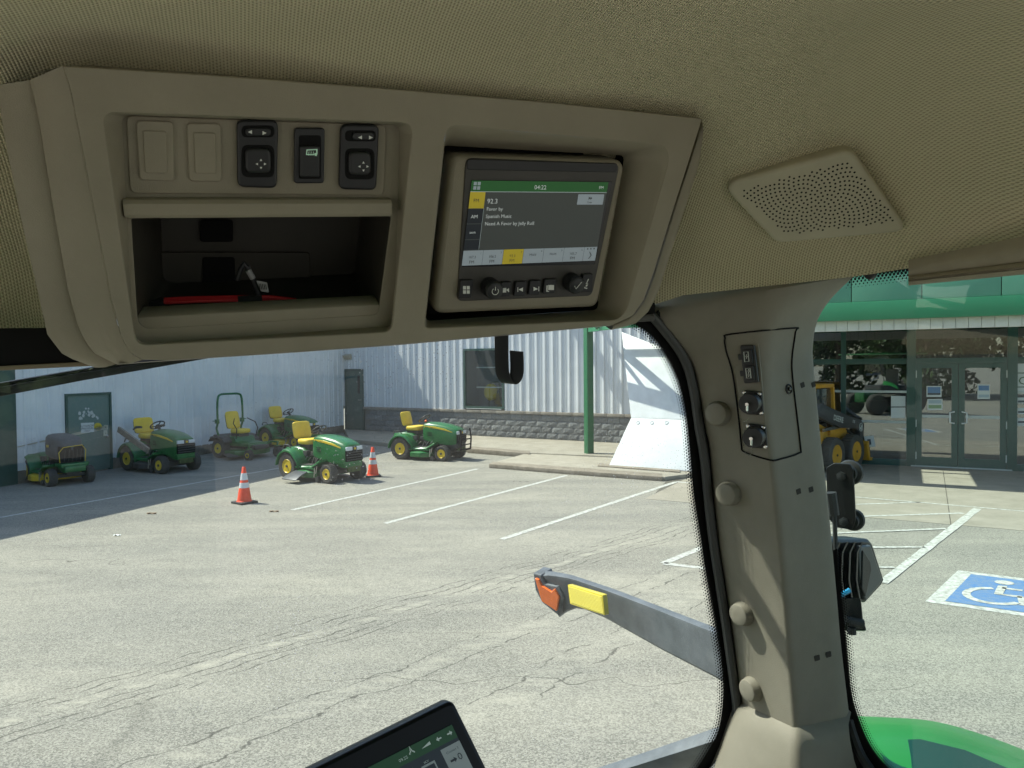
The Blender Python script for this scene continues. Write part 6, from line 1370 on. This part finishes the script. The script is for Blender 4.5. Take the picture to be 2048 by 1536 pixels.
# litter and leaves on the asphalt
for i, (x, y) in enumerate(((232, 1072), (300, 1028), (545, 1024))):
    g = G(x, y); mb = MB(); r = .04 if i else .025; mb.grid([[V((g.x + (a - 1) * r * 1.4, g.y + (c - 1) * r * .6, .006 + .02 * ((a + c) % 2))) for a in range(4)] for c in range(3)]); o = mb.build('dry_leaf' if i else 'paper_scrap', mat('dry_leaf', (.16, .11, .065), .8) if i else M_PAP, None, recalc=False)
    tag(o, ('crumpled white paper scrap on the asphalt', 'brown dead leaf left of the lone cone on the asphalt', 'small brown leaf right of the lone cone on the asphalt')[i], 'litter')

# trees behind the viewer, seen mirrored in the shop glass
M_LEAF = [mat('foliage_%d' % i, c, .7, var=.3, vscale=2) for i, c in enumerate(((.035, .075, .02), (.06, .11, .028)))]
def tree(x, y, h, w_, label, i):
    t = thing('broadleaf_tree', label, 'tree', (x, y, 0), 0, 'trees across the lot')
    rr = random.Random(i); mb = MB(); mb.tube([(0, 0, 0), (.1, 0, h * .25), (0, .15, h * .5), (.1, 0, h * .8)], [.28, .22, .15, .05], 8)
    for k in range(5):
        a = k * 1.3; mb.tube([(0, .05, h * (.3 + .07 * k)), (math.cos(a) * w_ * .5, math.sin(a) * w_ * .5, h * (.5 + .07 * k))], [.12, .03], 6)
    mb.build('trunk', mat('bark', (.10, .075, .05), .9, var=.3, vscale=6), t, local=True)
    cl = [(rr.uniform(-.6, .6) * w_, rr.uniform(-.6, .6) * w_, h * rr.uniform(.10, .92), rr.uniform(.28, .48) * w_) for _ in range(14)]
    for j in range(2):
        mb = MB()
        for k in range(1500):
            c = cl[rr.randrange(14)]; v = V((rr.gauss(0, 1), rr.gauss(0, 1), rr.gauss(0, 1))).normalized() * c[3] * rr.uniform(.55, 1.05); p = V(c[:3]) + v; u = V((rr.uniform(-1, 1), rr.uniform(-1, 1), rr.uniform(-1, 1))).normalized(); q = u.orthogonal().normalized(); s = rr.uniform(.2, .42)
            mb.add([p - u * s, p + q * s * .6, p + u * s, p - q * s * .6], [(0, 1, 2, 3)])
        mb.build('crown', M_LEAF[j], t, local=True, recalc=False)
TL = ('tall broad tree', 'round bushy tree', 'tall narrow tree', 'spreading tree', 'small rounded tree')
for i in range(10):
    x = -26 + i * 3.9; y = -19 - (i * 7 % 5) * 1.6; h = 9 + (i * 5 % 4) * 1.2
    tree(x, y, h, 3.6 + (i % 3) * .5, TL[i % 5] + (' of the nearer' if i < 5 else ' of the farther') + ' row mirrored in the shop glass', i)
# body of the tractor under the cab (mirrored in the shop glass, shades the cab floor)
tb = thing('tractor', 'green tractor with large wheels carrying the cab of the viewer', 'tractor', (0, -.2, 0), math.radians(24))
b = lambda mb, n, m, bev=0, a=40: mb.build(n, m, tb, bev, local=True, angle=a)
mb = MB(); mb.box((0, 0, 1.15), (1.2, 1.7, .6)); b(mb, 'cab_base', M_MECH, .08)
mb = MB(); mb.box((0, -1.0, 1.0), (.8, .8, .5)); mb.box((0, 1.1, .85), (.7, 1.0, .5)); b(mb, 'chassis', M_GRN, .05)
for x, y, R_, w_ in ((-.85, -.75, .75, .45), (.85, -.75, .75, .45), (-.8, 1.25, .52, .35), (.8, 1.25, .52, .35)):
    mb = MB(); h = w_ / 2; mb.lathe([(R_ * .5, -h), (R_ * .9, -h), (R_, -h * .6), (R_, h * .6), (R_ * .9, h), (R_ * .5, h)], (x, y, R_), (1, 0, 0), 28); o = b(mb, 'wheel', M_TYRE); mb = MB(); mb.lathe([(R_ * .55, -h * .7), (R_ * .55, h * .7)], (x, y, R_), (1, 0, 0), 24); mb.build('rim', M_YEL, o, local=True)
